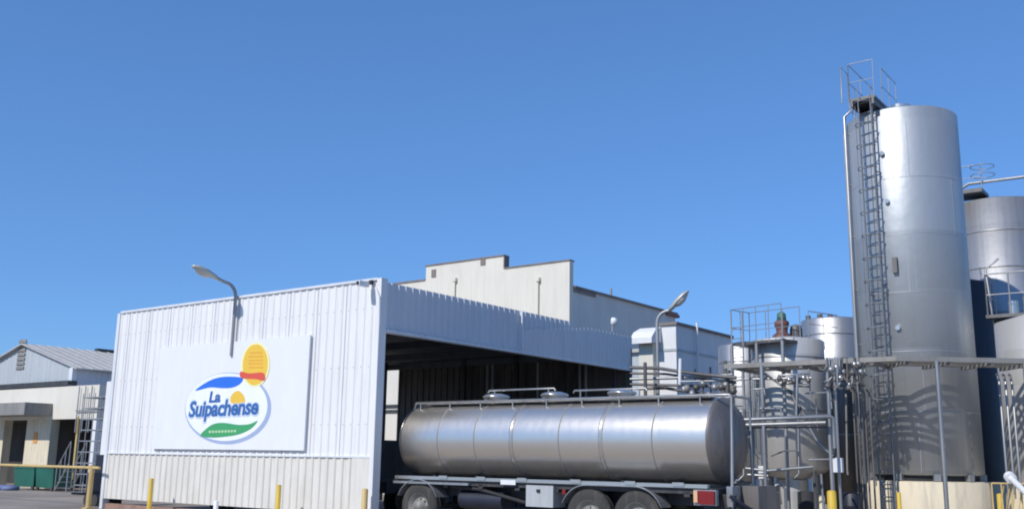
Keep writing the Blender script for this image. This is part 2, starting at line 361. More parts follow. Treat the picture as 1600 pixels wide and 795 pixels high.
def lettering(txt, a, b, x0, x1, base_y0, base_y1, capy, mat, layer, shear=.12, bold=.018):
    cu = bpy.data.curves.new('lettering', 'FONT'); cu.body = txt; cu.size = 1; cu.shear = shear; cu.offset = bold; cu.extrude = 0; cu.resolution_u = 3
    cu.space_character = .96
    ob = bpy.data.objects.new('tmp', cu); C.objects.link(ob)
    dg = bpy.context.evaluated_depsgraph_get(); dg.update()
    me = bpy.data.meshes.new_from_object(ob.evaluated_get(dg)); bpy.data.objects.remove(ob)
    xs = [q.co.x for q in me.vertices]; mx, Mx = min(xs), max(xs)
    A = PV(x0, base_y0, VS); B = PV(x1, base_y1, VS); Cc = PV(x0, capy, VS); hh = Cc[1]-A[1]
    org = W((A[0]+B[0])/2, VS-.004*layer, min(A[1], B[1]))
    for q in me.vertices:
        s = (q.co.x-mx)/(Mx-mx)
        p = W(A[0]+(B[0]-A[0])*s, VS-.004*layer, A[1]+(B[1]-A[1])*s+q.co.y/.72*hh); q.co = p-org
    me.materials.append(M[mat]); o = bpy.data.objects.new('lettering', me); C.objects.link(o); o.parent = sg; o.location = org-Vector(sg.location); return o
lettering('Suipachense', 0, 0, 294, 405, 651.5, 647, 625.5, 'logo_pale', 4, bold=.06)
lettering('Suipachense', 0, 0, 295.5, 404, 650.5, 646, 626.5, 'logo_text', 5, bold=.03)
lettering('La', 0, 0, 327, 345, 628, 627, 611, 'logo_text', 5, bold=.03)

# ------------------------------------------------------------------ lamps
def arm_lamp(base, top_h, arm_dir, reach, rise, label, r=.05, droop=0.0, tip=None):
    base = Vector(base); o = thing('street_lamp', base, label, 'street lamp', 'curved arm yard lamps')
    pts = [base, Vector((base.x, base.y, top_h-.35))]
    for i in range(1, 7):
        a = i/6*math.pi/2; pts.append(Vector((base.x, base.y, top_h-.35)) + arm_dir*(.35*(1-math.cos(a))) + Z*(.35*math.sin(a)))
    e = pts[-1] + arm_dir*reach + Z*rise; pts.append(e)
    MB().tube(pts, r, 10).build('pole', 'galv', o)
    d = (arm_dir*1 + Z*((rise/max(reach, .1) if tip is None else tip)+droop)).normalized(); s_ = d.cross(Z).normalized(); n_ = s_.cross(d).normalized()
    def slab(prof, name, mat):
        mb = MB(); ring = []
        n = 16
        for (tt, wx, top, bot) in prof:
            ring.append([e + d*tt + s_*(wx*math.cos(a)) + n_*((top if math.sin(a) > 0 else bot)*math.sin(a)) for a in [2*math.pi*i/n for i in range(n)]])
        vs = [p for q in ring for p in q]; fs = [(j*n+i, j*n+(i+1) % n, (j+1)*n+(i+1) % n, (j+1)*n+i) for j in range(len(ring)-1) for i in range(n)]
        fs += [tuple(range(n-1, -1, -1)), tuple(range((len(ring)-1)*n, len(ring)*n))]
        mb.add(vs, fs, True).build(name, mat, o)
    slab([(-.12, .05, .05, .05), (.05, .10, .08, .06), (.25, .16, .11, .05), (.5, .17, .10, .04), (.66, .09, .05, .03), (.70, .03, .02, .02)], 'lamp_head', 'lamp_grey')
    slab([(.12, .08, -.03, .08), (.22, .13, -.03, .13), (.4, .14, -.03, .14), (.55, .10, -.03, .09), (.62, .03, -.03, .05)], 'lamp_glass', 'lens')
    return o
lu, lh = PV(364, 533, v0-.1)
arm_lamp(W(lu, v0-.12, 4.2), 6.16, (-V+U*.1).normalized(), .34, .10, 'curved lamp on the canopy front rising from behind the top of the white sign', .045)
lp = PH(1031, 29, 0)
arm_lamp(lp, 5.95, Vector((.93, -.36, 0)), .10, .08, 'tall grey yard lamp standing in front of the white flat roofed tower room', .05, -.05, 1.0)

# ------------------------------------------------------------------ floodlight on the far fascia
fl = W(*PV(957, 514, 27.9)[:1], 27.9, 5.55)
v_, h_ = PU(957, 518, u0-.1)
fl = W(u0-.1, v_, h_)
o = thing('floodlight', fl, 'small white floodlight perched on top of the far end of the shaded blue grey fascia', 'floodlight')
MB().cyl(fl, fl+Z*.2, .03, n=8).build('bracket', 'galv', o)
t = MB(); t.lathe(fl+Z*.22+V*.05, (-V*.4-U*.5+Z*.8), [(0, 0), (.07, 0), (.10, .06), (.12, .22), (0, .26)], 16); t.build('housing', 'white_paint', o)

# ------------------------------------------------------------------ tanker trailer
VC = 18.4; RT = .835; HC = 2.03
ur, _ = PV(1113, 690, VC-.55); uf, _ = PV(636, 680, VC-.6)
tk = thing('tanker_trailer', W((ur+uf)/2, VC, 0), 'long polished stainless steel milk tanker trailer backed half out of the white canopy', 'tanker')
def tc(u, dv=0, dh=0): return W(u, VC+dv, HC+dh)
Lk = uf-ur
t = MB(); t.lathe(tc(ur), U, [(RT, 0), (RT, Lk)], 72); shell = t.build('tank', 'tank_steel', tk)
t = MB(); t.lathe(tc(ur), -U, [(RT, 0), (RT+.015, .0), (RT+.015, .03), (RT-.05, .08), (RT*.8, .20), (RT*.5, .29), (0.001, .34)], 64); t.build('rear_head', 'head', tk)
t = MB(); t.lathe(tc(uf), U, [(RT, 0), (RT+.01, .03), (RT-.05, .06), (RT*.8, .16), (RT*.5, .22), (0.001, .25)], 64); t.build('front_head', 'tank_steel', tk)
for i, px in enumerate((683, 740, 800, 872, 940, 1018)):
    u_, _ = PV(px, 680, VC-RT)
    t = MB(); t.lathe(tc(u_-.016), U, [(RT-.005, 0), (RT+.011, .006), (RT+.011, .026), (RT-.005, .032)], 64); t.build('tank_band', 'rack', tk)
    if i in (2, 4):
        t = MB(); t.lathe(tc(u_+.03), U, [(RT-.005, 0), (RT+.013, .006), (RT+.013, .05), (RT-.005, .055)], 64); t.build('tank_band', 'hatch_steel', tk)
for px in (778, 869, 974):
    u_, _ = PV(px, 620, VC); 
    ht_ = MB(); ht_.lathe(tc(u_, -.06, RT-.03), Z, [(.32, 0), (.28, .05), (.28, .15), (.31, .155), (.315, .185), (.28, .215), (.15, .25), (.001, .26)], 40); hh = ht_.build('hatch', 'hatch_steel', tk)
    q = MB(); q.cyl(tc(u_+.1, -.40, RT+.13), tc(u_-.1, -.40, RT+.13), .025, n=8); q.build('clamp', 'pipe_dark', hh)
# top walkway: curb rail each side, tread
for dv in (-.42, .38):
    t = MB(); a_, _ = PV(648, 630, VC+dv)
    t.tube([tc(a_, dv, RT*.86), tc(a_-.05, dv, RT+.03), tc(ur-.02, dv, RT+.03)], .03)
    for k in range(9): t.cyl(tc(ur+.3+k*(a_-ur-.5)/8, dv, RT*.8), tc(ur+.3+k*(a_-ur-.5)/8, dv, RT+.03), .02, n=6)
    t.build('walkway_rail', 'pipe', tk)
t = MB(); t.ub(ur+.1, uf-.4, VC-.38, VC+.34, HC+RT-.015, HC+RT+.012); t.build('walkway', 'fender', tk)
for (pa, pb) in ((763, 868), (896, 1011)):
    a_, ha = PV(pa, 610, VC-.1); b_, hb_ = PV(pb, 607, VC-.1)
    t = MB(); t.tube([W(a_, VC-.1, ha-.05), W(a_-.03, VC-.1, ha), W(b_+.03, VC-.1, ha), W(b_, VC-.1, ha-.05)], .02)
    for s in (.1, .9): t.cyl(W(a_+(b_-a_)*s, VC-.1, HC+RT), W(a_+(b_-a_)*s, VC-.1, ha), .015, n=6)
    t.build('hatch_bar', 'pipe', tk)
# rear hoop / drain line
t = MB(); t.tube([tc(ur-.02, -.42, RT+.03), tc(ur-.32, -.42, RT+.03), tc(ur-.36, -.42, RT-.02), W(ur-.36, VC-.5, 1.05), W(ur-.36, VC-.5, .7)], .032); t.build('rear_pipe', 'pipe', tk)
t = MB(); t.tube([tc(ur-.36, .42, RT-.02), tc(ur-.36, .45, -RT-.2)], .025); t.tube([tc(ur-.36, -.42, RT+.0), tc(ur-.36, .42, RT+.0)], .025); t.build('rear_frame', 'pipe', tk)
# side catwalk / bottom rail
VN = VC-1.02
t = MB(); t.ub(ur-.1, uf-.05, VN, VN+.10, 1.13, 1.20); t.ub(ur-.1, uf-.05, VC+.95, VC+1.05, 1.13, 1.20); t.build('side_rail', 'hatch_steel', tk)
t = MB(); t.ub(ur-.15, uf+.1, VC-.95, VC+.95, 1.02, 1.12); t.ub(ur-.3, uf+.3, VC-.5, VC-.38, .78, 1.02); t.ub(ur-.3, uf+.3, VC+.38, VC+.5, .78, 1.02)
for k in range(8): t.ub(ur+.3+k*1.0, ur+.42+k*1.0, VC-.95, VC+.95, .96, 1.05)
t.build('chassis', 'chassis', tk)
for k in range(6):
    uu = ur+.8+k*1.28
    t = MB(); t.ub(uu, uu+.08, VC-.35, VC+.35, 1.125, 1.22); t.build('tank_saddle', 'chassis', tk)
for px in (693, 752, 816, 900, 985, 1060):
    u_, h_ = PV(px, 745, VN)
    t = MB(); t.ub(u_-.12, u_+.12, VN-.03, VN+.005, 1.16, 1.225); t.build('rail_clamp', 'hatch_steel', tk)
RW = .53
def wheel(uc, vc, parent, sgn=-1):
    c = W(uc, vc, RW); ax = V*sgn
    t = MB(); t.lathe(c-ax*.26, ax, [(.29, 0), (.42, -.01), (.50, .02), (RW, .06), (RW, .10), (RW-.012, .105), (RW-.012, .125), (RW, .13), (RW, .19), (.50, .24), (.42, .265), (.30, .25)], 48)
    ty = t.build('wheel', 'rubber', parent)
    t = MB(); t.lathe(c, ax, [(.30, -.01), (.285, -.02), (.26, -.10), (.18, -.13), (.13, -.10), (.12, .02), (.001, .03)], 32)
    for k in range(8):
        a = k*math.pi/4; p = c + (U*math.cos(a)+Z*math.sin(a))*.165 - ax*.12; t.cyl(p, p+ax*.05, .018, n=6)
    t.build('rim', 'rack', ty); return ty
uw = [PV(652, 780, VN-.02)[0], PV(917, 800, VN-.02)[0], PV(992, 803, VN-.02)[0]]
for uu in uw:
    wheel(uu, VN-.0, tk); wheel(uu, VC+1.02, tk, 1)
    t = MB(); t.cyl(W(uu, VN+.2, RW), W(uu, VC+.85, RW), .07, n=12); t.build('axle', 'chassis', tk)
    t = MB(); t.ub(uu-.45, uu+.45, VC-.6, VC-.5, .60, .68); t.ub(uu-.3, uu+.3, VC-.6, VC-.5, .68, .74); t.build('leaf_spring', 'chassis', tk)
def fender(us, name='mudguard'):
    ua_, ub2 = max(us), min(us); r_ = RW+.10; pts = []
    for i in range(9): a = math.pi*(.12+.38*i/8); pts.append((ua_+r_*math.cos(a), RW+r_*math.sin(a)*.93))
    for i in range(9): a = math.pi*(.5+.38*i/8); pts.append((ub2+r_*math.cos(a), RW+r_*math.sin(a)*.93))
    t = MB(); n = len(pts)
    for (vv, ve) in ((VN-.05, VN+.36),):
        vs = [W(a, vv, h) for a, h in pts]+[W(a, ve, h) for a, h in pts]+[W(a, vv, h+.02) for a, h in pts]+[W(a, ve, h+.02) for a, h in pts]
        fs = [(i, i+1, n+i+1, n+i) for i in range(n-1)]+[(2*n+i, 3*n+i, 3*n+i+1, 2*n+i+1) for i in range(n-1)]+[(i, 2*n+i, 2*n+i+1, i+1) for i in range(n-1)]+[(n+i, n+i+1, 3*n+i+1, 3*n+i) for i in range(n-1)]+[(0, n, 3*n, 2*n), (n-1, 3*n-1, 4*n-1, 2*n-1)]
        t.add(vs, fs)
    t.build(name, 'fender', tk)
fender(uw[1:]); fender(uw[:1])
# front dolly plate, long front mudguard bar
t = MB(); t.ub(uw[0]-1.5, uw[0]+.75, VN-.04, VN+.3, 1.03, 1.08); t.build('mudguard_shelf', 'fender', tk)
# flap behind the front wheel, tool box, small tank
a_, ha = PV(822, 757, VN); b_, hb_ = PV(864, 790, VN)
t = MB(); t.ub(b_, a_, VN, VN+.45, hb_-.03, ha); bx = t.build('toolbox', 'toolbox', tk)
t = MB(); t.ub((a_+b_)/2-.02, (a_+b_)/2+.06, VN-.03, VN-.001, ha-.14, ha-.08); t.build('latch', 'dark', bx)
a_, ha = PV(783, 749, VN); b_, hb_ = PV(806, 757, VN)
t = MB(); t.ub(b_, a_, VN-.02, VN+.01, hb_, ha); t.build('nameplate', 'white_paint', tk)
t = MB(); t.cyl(W(uw[0]-1.1, VN+.3, .72), W(uw[0]-2.3, VN+.3, .72), .2, n=20); t.build('air_tank', 'blue', tk)
t = MB(); t.tube([W(uw[0]-.9, VN+.1, 1.0), W(uw[0]-1.7, VN+.12, .95), W(uw[0]-2.9, VN+.15, .72), W(uw[0]-3.4, VN+.2, .75), W(uw[0]-3.6, VN+.3, .98)], .04); t.build('hose', 'dark', tk)
# rear light, rear bumper, rear cabinet
a_, ha = PV(1092, 766, VN); b_, hb_ = PV(1117, 788, VN)
t = MB(); t.ub(b_-.02, a_+.12, VN+.02, VN+.12, hb_-.02, ha+.02); t.build('light_bracket', 'fender', tk)
t = MB(); t.ub(b_, a_, VN-.03, VN+.02, hb_, ha); t.build('tail_light', 'red', tk)
t = MB(); t.ub(a_+.02, a_+.10, VN-.03, VN+.02, hb_+.03, ha); t.build('tail_light', 'amber', tk)
a3, h3 = PV(882, 767, VN)
t = MB(); t.ub(a3-.04, a3+.04, VN-.03, VN+.0, h3-.06, h3+.04); t.build('marker_light', 'red', tk)
t = MB(); t.ub(ur-.55, ur-.45, VC-1.0, VC+1.0, .55, .67); t.ub(ur-.5, ur+.1, VC-.5, VC-.4, .6, 1.0); t.ub(ur-.5, ur+.1, VC+.4, VC+.5, .6, 1.0); t.build('bumper', 'chassis', tk)
t = MB(); t.ub(ur-.75, ur-.3, VC-.2, VC+.7, .55, 1.18); rc = t.build('valve_cabinet', 'head', tk)
t = MB(); t.ub(ur-.42, ur-.30, VC-.62, VC-.26, .80, 1.17); t.build('valve_box', 'fender', tk)
t = MB(); t.tube([W(ur-.4, VC-.7, 1.0), W(ur-.6, VC-.6, .85), W(ur-.75, VC-.3, .7), W(ur-.8, VC+.1, .6)], .035); t.build('hose', 'blue', tk)

# dark rigid truck ahead, deep in the canopy shade
fu = uf+.75
tr = thing('truck', W(fu+2.5, VC, 0), 'dark truck in deep shade under the canopy ahead of the silver tanker', 'truck')
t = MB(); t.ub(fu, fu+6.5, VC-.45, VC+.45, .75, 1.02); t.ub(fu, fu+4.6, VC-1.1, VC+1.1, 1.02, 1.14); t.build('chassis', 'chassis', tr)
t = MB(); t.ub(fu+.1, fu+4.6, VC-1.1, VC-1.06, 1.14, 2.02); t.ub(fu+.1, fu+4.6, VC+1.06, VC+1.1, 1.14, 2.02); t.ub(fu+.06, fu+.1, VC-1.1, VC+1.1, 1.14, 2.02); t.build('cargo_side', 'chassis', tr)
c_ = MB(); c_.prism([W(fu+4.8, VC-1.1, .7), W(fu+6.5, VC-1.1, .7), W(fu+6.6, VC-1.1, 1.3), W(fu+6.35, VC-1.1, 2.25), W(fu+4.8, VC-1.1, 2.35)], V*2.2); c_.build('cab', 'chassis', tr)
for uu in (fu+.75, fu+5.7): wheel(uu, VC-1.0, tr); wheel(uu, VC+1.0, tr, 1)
t = MB(); t.ub(fu-.75, fu+.05, VC-.05, VC+.05, .72, .82); tag(t.build('drawbar', 'chassis', tr))

# ------------------------------------------------------------------ buildings behind
VB = 41.0
def vb(px, py, v=VB): return PV(px, py, v)
pw = [vb(*p) for p in ((648, 441), (666, 438), (666, 415), (787, 401), (787, 420), (890, 407))]
H1 = (pw[2][1]+pw[3][1])/2; H2 = (pw[4][1]+pw[5][1])/2; ue = pw[5][0]; H0 = pw[1][1]
us = [pw[0][0]+3, pw[2][0], pw[3][0], ue]
mb_ = thing('parapet_building', W((us[0]+ue)/2, VB, 0), 'tall cream rendered building with a stepped dark edged parapet rising behind the canopy', 'building')
t = MB(); t.prism([W(us[0], VB, 0), W(ue, VB, 0), W(ue, VB, H2), W(us[2], VB, H2), W(us[2], VB, H1), W(us[1], VB, H1), W(us[1], VB, H0), W(us[0], VB, H0)], V*.35); t.build('front_wall', 'cream', mb_)
t = MB(); t.ub(ue-.03, us[2]-.06, VB-.06, VB+.42, H2, H2+.06); t.ub(us[2]-.06, us[1]+.04, VB-.06, VB+.42, H1, H1+.06); t.ub(us[1]+.04, us[0], VB-.06, VB+.42, H0, H0+.08)
t.ub(us[2]-.07, us[2]-.002, VB-.02, VB+.40, H2+.06, H1); t.build('coping', 'coping', mb_)
for (px, py) in ((678, 427), (755, 408)):
    a_, h_ = vb(px, py); t = MB(); t.ub(a_-.16, a_+.16, VB-.04, VB+.0, h_-.22, h_+.22); t.build('vent', 'coping', mb_)
for px in (712, 842):
    a_, h_ = vb(px, 440); t = MB(); t.cyl(W(a_, VB-.08, 2), W(a_, VB-.08, h_), .045, n=8); t.ub(a_-.12, a_+.12, VB-.18, VB-.0, h_, h_+.2); t.build('downpipe', 'cream', mb_)
Lb, hs = PU(1055, 492, ue+.02); hs0 = PU(893, 448, ue+.02)
h_side = (hs+hs0[1])/2
t = MB(); t.ub(ue+.02, ue+.3, VB+.35, Lb, 0, h_side); t.build('side_wall', 'wall_grey', mb_)
t = MB(); t.ub(ue-.12, ue+1.2, VB+.36, Lb+.1, h_side, h_side+.10); t.ub(ue-.06, ue+.01, VB+.36, VB+2.4, h_side-.2, h_side-.01); t.build('roof_edge', 'coping', mb_)
t = MB(); t.prism([W(ue+1.2, VB+.36, h_side+.05), W(ue+7, VB+.36, h_side+.05), W(ue+7, Lb, h_side+.05), W(ue+1.2, Lb, h_side+.05)], Z*.1); t.ub(ue+6.8, ue+7, VB+.36, Lb, 0, h_side); t.build('roof', 'roof_sheet', mb_)
t = MB(); t.ub(ue-.12, ue+.3, Lb-1.2, Lb+.3, h_side-.18, h_side+.0); t.build('tile_edge', 'tile', mb_)
t = MB(); t.cyl(W(ue+.3, VB+4.5, h_side), W(ue+.3, VB+4.5, h_side+.6), .06); t.build('vent_pipe', 'galv', mb_)

# white tower room
zt = 36; cpt = PZ(1056, 507, zt); ut, vt, htw = cpt.dot(U), cpt.dot(V), cpt.z
ul, _ = PV(1029, 507, vt); vr, _ = PU(1142, 525, ut)
tw = thing('tower_room', W(ut+.5, vt+2, 0), 'white flat roofed tower room with a grey shaded side and curved hood behind the pipes', 'building')
t = MB(); t.ub(ut, ul+.04, vt, vr, 0, htw); t.build('walls', 'white_wall', tw)
t = MB(); t.ub(ut-.08, ul+.1, vt-.08, vr+.1, htw, htw+.10); t.build('roof_edge', 'coping', tw)
t = MB(); t.ub(ut-.03, ul+.04, vt-.03, vr, htw-.95, htw-.86); t.build('string_course', 'gable_sheet', tw)
hd = PV(993, 520, vt-.35); hd2 = PV(1027, 512, vt-.35)
t = MB(); hw0, hw1 = hd2[0]+.02, hd[0]
t.prism([W(hw0, vt-.02, htw-.05), W(hw0, vt-.5, htw-.25), W(hw0, vt-.75, htw-.5), W(hw0, vt-.75, htw-.7), W(hw0, vt-.02, htw-.62)], U*(hw1-hw0)); t.build('hood', 'white_wall', tw)
t = MB(); t.ub(hw0+.2, hw1-.1, vt-.3, vt+1.5, 0, htw-.6); t.build('duct', 'cream', tw)
vp, hp = PU(1091, 512, ut-.15)
t = MB(); t.cyl(W(ut-.1, vp, hp-1.9), W(ut-.1, vp, hp+.2), .045, n=8); t.cyl(W(ut-.1, vp+.0, hp-1.9), W(ut-.1, vp-.5, hp-2.2), .045, n=8); t.build('downpipe', 'white_paint', tw)
vp2, hp2 = PU(1122, 560, ut-.02)
t = MB(); t.ub(ut-.03, ut-.001, vp2-.5, vp2+.4, 3.2, 4.0); t.build('window', 'glass', tw)
t = MB(); t.ub(ut-.05, ut-.001, vp-.1, vp-.06, 2.5, 5); t.ub(ut-.05, ut-.001, vp+1.2, vp+1.25, 2.5, 5.2); t.build('panel_joint', 'coping', tw)
# flat roofed annex right of the tower, behind the vessels
an = PZ(1143, 519, 41); t0 = thing('flat_annex', an*1, 'low grey annex with a pale flat roof right of the white tower room', 'building')
an.z = 0; t0.location = an
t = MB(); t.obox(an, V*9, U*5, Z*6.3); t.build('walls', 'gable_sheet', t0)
t = MB(); t.obox(an+Z*6.3-V*.2-U*.2, V*9.4, U*5.4, Z*.15); t.build('roof', 'roof_sheet', t0)

# cream workshop seen through the canopy
wk = thing('workshop', W(33, 33.2, 0), 'sunlit cream workshop wall glimpsed through the dark canopy behind the truck', 'building')
t = MB(); t.ub(28.6, 38, 33.2, 38, 0, 6); t.build('walls', 'cream', wk)
a0 = PV(600, 634, 33.1); a1 = PV(600, 642, 33.1)
for (a_, h_) in (a0, a1):
    t = MB(); t.ub(28.7, 37.9, 33.12, 33.2, h_-.06, h_+.06); t.build('wall_pipe', 'chassis', wk)

# ------------------------------------------------------------------ left: gabled shed and dock building
VG = 27.0
pk, hpk = PV(40, 539, VG); er, her = PV(122, 573, VG)
gb = thing('gabled_shed', W(pk, VG+6, 0), 'grey sheet metal shed with a pitched roof and a slatted gable vent at far left', 'shed')
hw = pk-er; el_ = pk+hw
corr(MB(), W(er, VG, 0), U, -V, 2*hw, k_(3.2), lambda s: her+(hpk-her)*(1-abs(s-hw)/hw)-.02, .4, .02).build('gable_wall', 'gable_sheet', gb)
t = MB(); t.ub(er, el_+3, VG+.02, VG+.2, 2.6, 3.2); t.build('lower_wall', 'white_wall', gb)
corr(MB(), W(er, VG+.02, 0), V, -U, 17, k_(0), k_(her-.05), .3, .03).build('side_wall', 'shaded_sheet', gb)
for sgn in (-1, 1):
    a = W(pk, VG-.25, hpk+.02); b = W(pk+sgn*(hw+.3), VG-.25, her-.14)
    t = MB(); t.add([a, b, b+V*17.4, a+V*17.4, a+Z*.06, b+Z*.06, b+V*17.4+Z*.06, a+V*17.4+Z*.06], [(0, 1, 2, 3), (4, 5, 6, 7), (0, 1, 5, 4), (1, 2, 6, 5), (2, 3, 7, 6), (3, 0, 4, 7)])
    for k in range(30):
        p = a+V*(.3+k*.58)+Z*.06; q = b+V*(.3+k*.58)+Z*.06; t.obox(p, q-p, V*.05, Z*.035)
    t.build('roof', 'roof_sheet', gb)
t = MB()
gu, gh = PV(33, 552, VG-.03)
for k in range(7): t.obox(W(gu-.45, VG-.07, gh-.85+k*.24), U*.75, V*.06-Z*.05, Z*.16)
vn = t.build('gable_vent', 'rack', gb)
t = MB(); t.ub(er-.05, er+.25, VG-.3, VG-.02, 3.6, her-.05); t.build('downpipe', 'trim', gb)
t = MB(); e0 = PV(122, 597, VG-.4)[1]; t.ub(er-.1, el_, VG-.5, VG-.02, e0-.12, e0+.12); t.build('gutter_canopy', 'chassis', gb)
t = MB(); rv, rh = PU(150, 548, pk)
t.obox(W(pk-.15, rv, hpk), U*.3, V*6, Z*.22); t.build('ridge_vent', 'chassis', gb)

VD = 24.2
def vd(px, py, v=VD): return PV(px, py, v)
dk = thing('dock_building', W(45, VD, 0), 'cream loading dock building with dark open bays below the grey gabled shed', 'building')
ud0 = vd(152, 640)[0]; hT = vd(110, 603)[1]; hB = vd(110, 654)[1]
uL = vd(-40, 640)[0]
t = MB(); t.ub(ud0, uL, VD, VD+.3, hB, hT); t.build('upper_wall', 'cream', dk)
t = MB(); t.prism([W(ud0, VD+.3, hT-.05), W(uL, VD+.3, hT-.05), W(uL, VG-.1, hT-.05), W(ud0, VG-.1, hT-.05)], Z*.05); t.build('roof', 'roof_sheet', dk)
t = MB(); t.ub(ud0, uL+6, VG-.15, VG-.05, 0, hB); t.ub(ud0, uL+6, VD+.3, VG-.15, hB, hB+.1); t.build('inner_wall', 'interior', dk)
s0, s1 = vd(82, 640)[0], uL; hs1 = vd(40, 627)[1]; hs0_ = vd(40, 652)[1]
t = MB(); t.ub(s0, s1, VD-1.3, VD, hs0_+.05, hs1-.15); t.build('dock_roof', 'rack', dk)
def pier(pa, pb, nm='pier'):
    a, b = vd(pa, 700)[0], vd(pb, 700)[0]; t = MB(); t.ub(b, a, VD, VD+.4, 0, hB); return t.build(nm, 'cream_stained', dk)
pier(38, 76); pier(-12, 3)
a, b = vd(51, 700)[0], vd(57, 700)[0]
t = MB(); h_a, h_b = vd(54, 675)[1], vd(54, 692)[1]; t.ub(b, a, VD-.02, VD-.001, h_b, h_a); t.build('orange_notice', 'orange_mark', dk)
a, b = vd(85, 680)[0], vd(103, 680)[0]
t = MB(); t.ub(b, a, VD+2.0, VD+2.5, .9, 2.3); t.build('inner_shelf', 'pallet_blue', dk)
t = MB(); t.ub(ud0-.0, ud0+.25, VD+.01, VD+.3, 0, hB); t.ub(ud0, ud0+.2, VD+.3, VG+2, 0, hT); t.build('end_wall', 'white_wall', dk)
p_ = vd(118, 700)[0]
t = MB(); t.ub(p_-.06, p_+.06, VD-.02, VD+.1, 0, hB+.1); t.build('post', 'yellow_faded', dk)
# roof-level handrail & ladder on the dock building
t = MB()
for px in (124, 134, 144): a = vd(px, 640)[0]; t.cyl(W(a, VD-.1, hB-.6), W(a, VD-.1, hT-.05), .03, n=6)
t.tube([W(vd(122, 640)[0], VD-.1, hB+.35), W(vd(158, 640)[0], VD-.1, hB+.35)], .03); t.build('guard_rail', 'galv', dk)
# white storage frames beside the canopy
sx0, sx1 = PV(122, 700, 21.5)[0], PV(160, 700, 21.5)[0]
st = thing('storage_rack', W((sx0+sx1)/2, 21.9, 0), 'tall pale wire storage rack between the dock and the white canopy', 'rack')
t = MB()
for i in range(5):
    uu = sx1+(sx0-sx1)*i/4
    for vv in (21.5, 22.4): t.cyl(W(uu, vv, 0), W(uu, vv, 3.9), .018, n=6)
t.build('upright', 'galv', st)
for k in range(9):
    t = MB(); hh = .35+k*.42; t.ub(sx1, sx0, 21.5, 22.4, hh, hh+.04); t.build('shelf', 'galv', st)
# cream box volume right of the dock (upper, at the canopy edge)
bx0, bx1 = PV(163, 640, 20.5), PV(186, 640, 20.5)
t = MB(); t.ub(bx1[0]-.5, bx0[0], 20.5, 23.5, 0, PV(165, 596, 20.5)[1])
tag(t.build('cabinet_container', 'white_wall'), 'tall white sheet container between the wire rack and the left end of the canopy', 'container')
# dark drum/tractor silhouette by the post
dz = PZ(154, 720, 31.5); dz.z = 0
ft = thing('pallet_truck', dz, 'dark blue pallet truck parked in shade beside the left end of the canopy', 'pallet truck')
t = MB(); t.obox(dz-U*.35, U*.9, V*.7, Z*1.0); t.obox(dz-U*.35, U*.5, V*.7, Z*1.55); t.build('body', 'blue', ft)
t = MB(); t.obox(dz+U*.45+V*.1+Z*.3, U*1.1, V*.15, Z*.06); t.obox(dz+U*.45+V*.45+Z*.3, U*1.1, V*.15, Z*.06); t.build('fork', 'dark', ft)
for s in (0, .45): t = MB(); t.cyl(dz+U*s-V*.02+Z*.17, dz+U*s+V*.12+Z*.17, .17, n=16); t.build('wheel', 'rubber', ft)
# green bins
for (pa, pb, lab) in ((20, 52, 'left of the two green wheeled bins under the dock'), (54, 82, 'right of the two green wheeled bins under the dock')):
    VBn = 22.6; a, b = PV(pa, 750, VBn)[0], PV(pb, 750, VBn)[0]
    gbn = thing('waste_bin', W((a+b)/2, VBn+.4, 0), lab, 'bin', 'green bins under the dock')
    h0_, h1_ = .12, PV((pa+pb)/2, 728, VBn)[1]
    t = MB(); t.add([W(a-.06, VBn+.06, h0_), W(b+.06, VBn+.06, h0_), W(b+.06, VBn+.8, h0_), W(a-.06, VBn+.8, h0_), W(a, VBn, h1_-.08), W(b, VBn, h1_-.08), W(b, VBn+.9, h1_-.08), W(a, VBn+.9, h1_-.08)], [(0, 1, 2, 3), (4, 5, 6, 7), (0, 1, 5, 4), (1, 2, 6, 5), (2, 3, 7, 6), (3, 0, 4, 7)]); t.build('body', 'green', gbn)
    t = MB(); t.ub(b-.02, a+.02, VBn-.03, VBn+.93, h1_-.078, h1_); t.build('lid', 'green', gbn)
    for uu in (a-.15, b+.15): t = MB(); t.cyl(W(uu, VBn+.05, .1), W(uu, VBn+.12, .1), .1, n=12); t.build('wheel', 'rubber', gbn)
# dock stairs
VT = 22.4; a, ha = PV(108, 700, VT); b, hb_ = PV(86, 757, VT)
ds = thing('access_steps', W((a+b)/2, VT, 0), 'sloping grey metal access steps in front of the dark dock bay', 'steps')
t = MB()
for vv in (VT, VT+.7):
    t.tube([W(b, vv, .05), W(a-.1, vv, 1.15)], .035, 6); t.tube([W(b, vv, .95), W(a-.1, vv, 2.05)], .025, 6)
    for s in (0, .33, .66, 1): p = W(b+(a-.1-b)*s, vv, .05+1.1*s); t.cyl(p, p+Z*.9, .02, n=6)
    t.cyl(W(a-.1, vv, 0), W(a-.1, vv, 1.15), .03, n=6)
t.build('frame', 'galv', ds)
for k in range(5):
    s = (k+.5)/5; c = W(b+(a-.1-b)*s, VT, .05+1.1*s); t = MB(); t.obox(c-U*.1, U*.22, V*.7, Z*.03); t.build('tread', 'galv', ds)
# blue-white bags at left edge
for i, (px, py) in enumerate(((5, 757), (17, 757))):
    c = W(PV(px, py, 21.8)[0], 21.8, 0)
    t = MB(); n = 12; prof = [(.30, 0), (.36, .05), (.34, .14), (.22, .2), (.001, .22)]; t.lathe(c, Z, prof, n)
    tag(t.build('sack', 'pallet_blue'), ('leftmost' if i == 0 else 'second from left')+' pale blue sack lying on the yard by the green bins', 'sack', 'sacks on the yard')

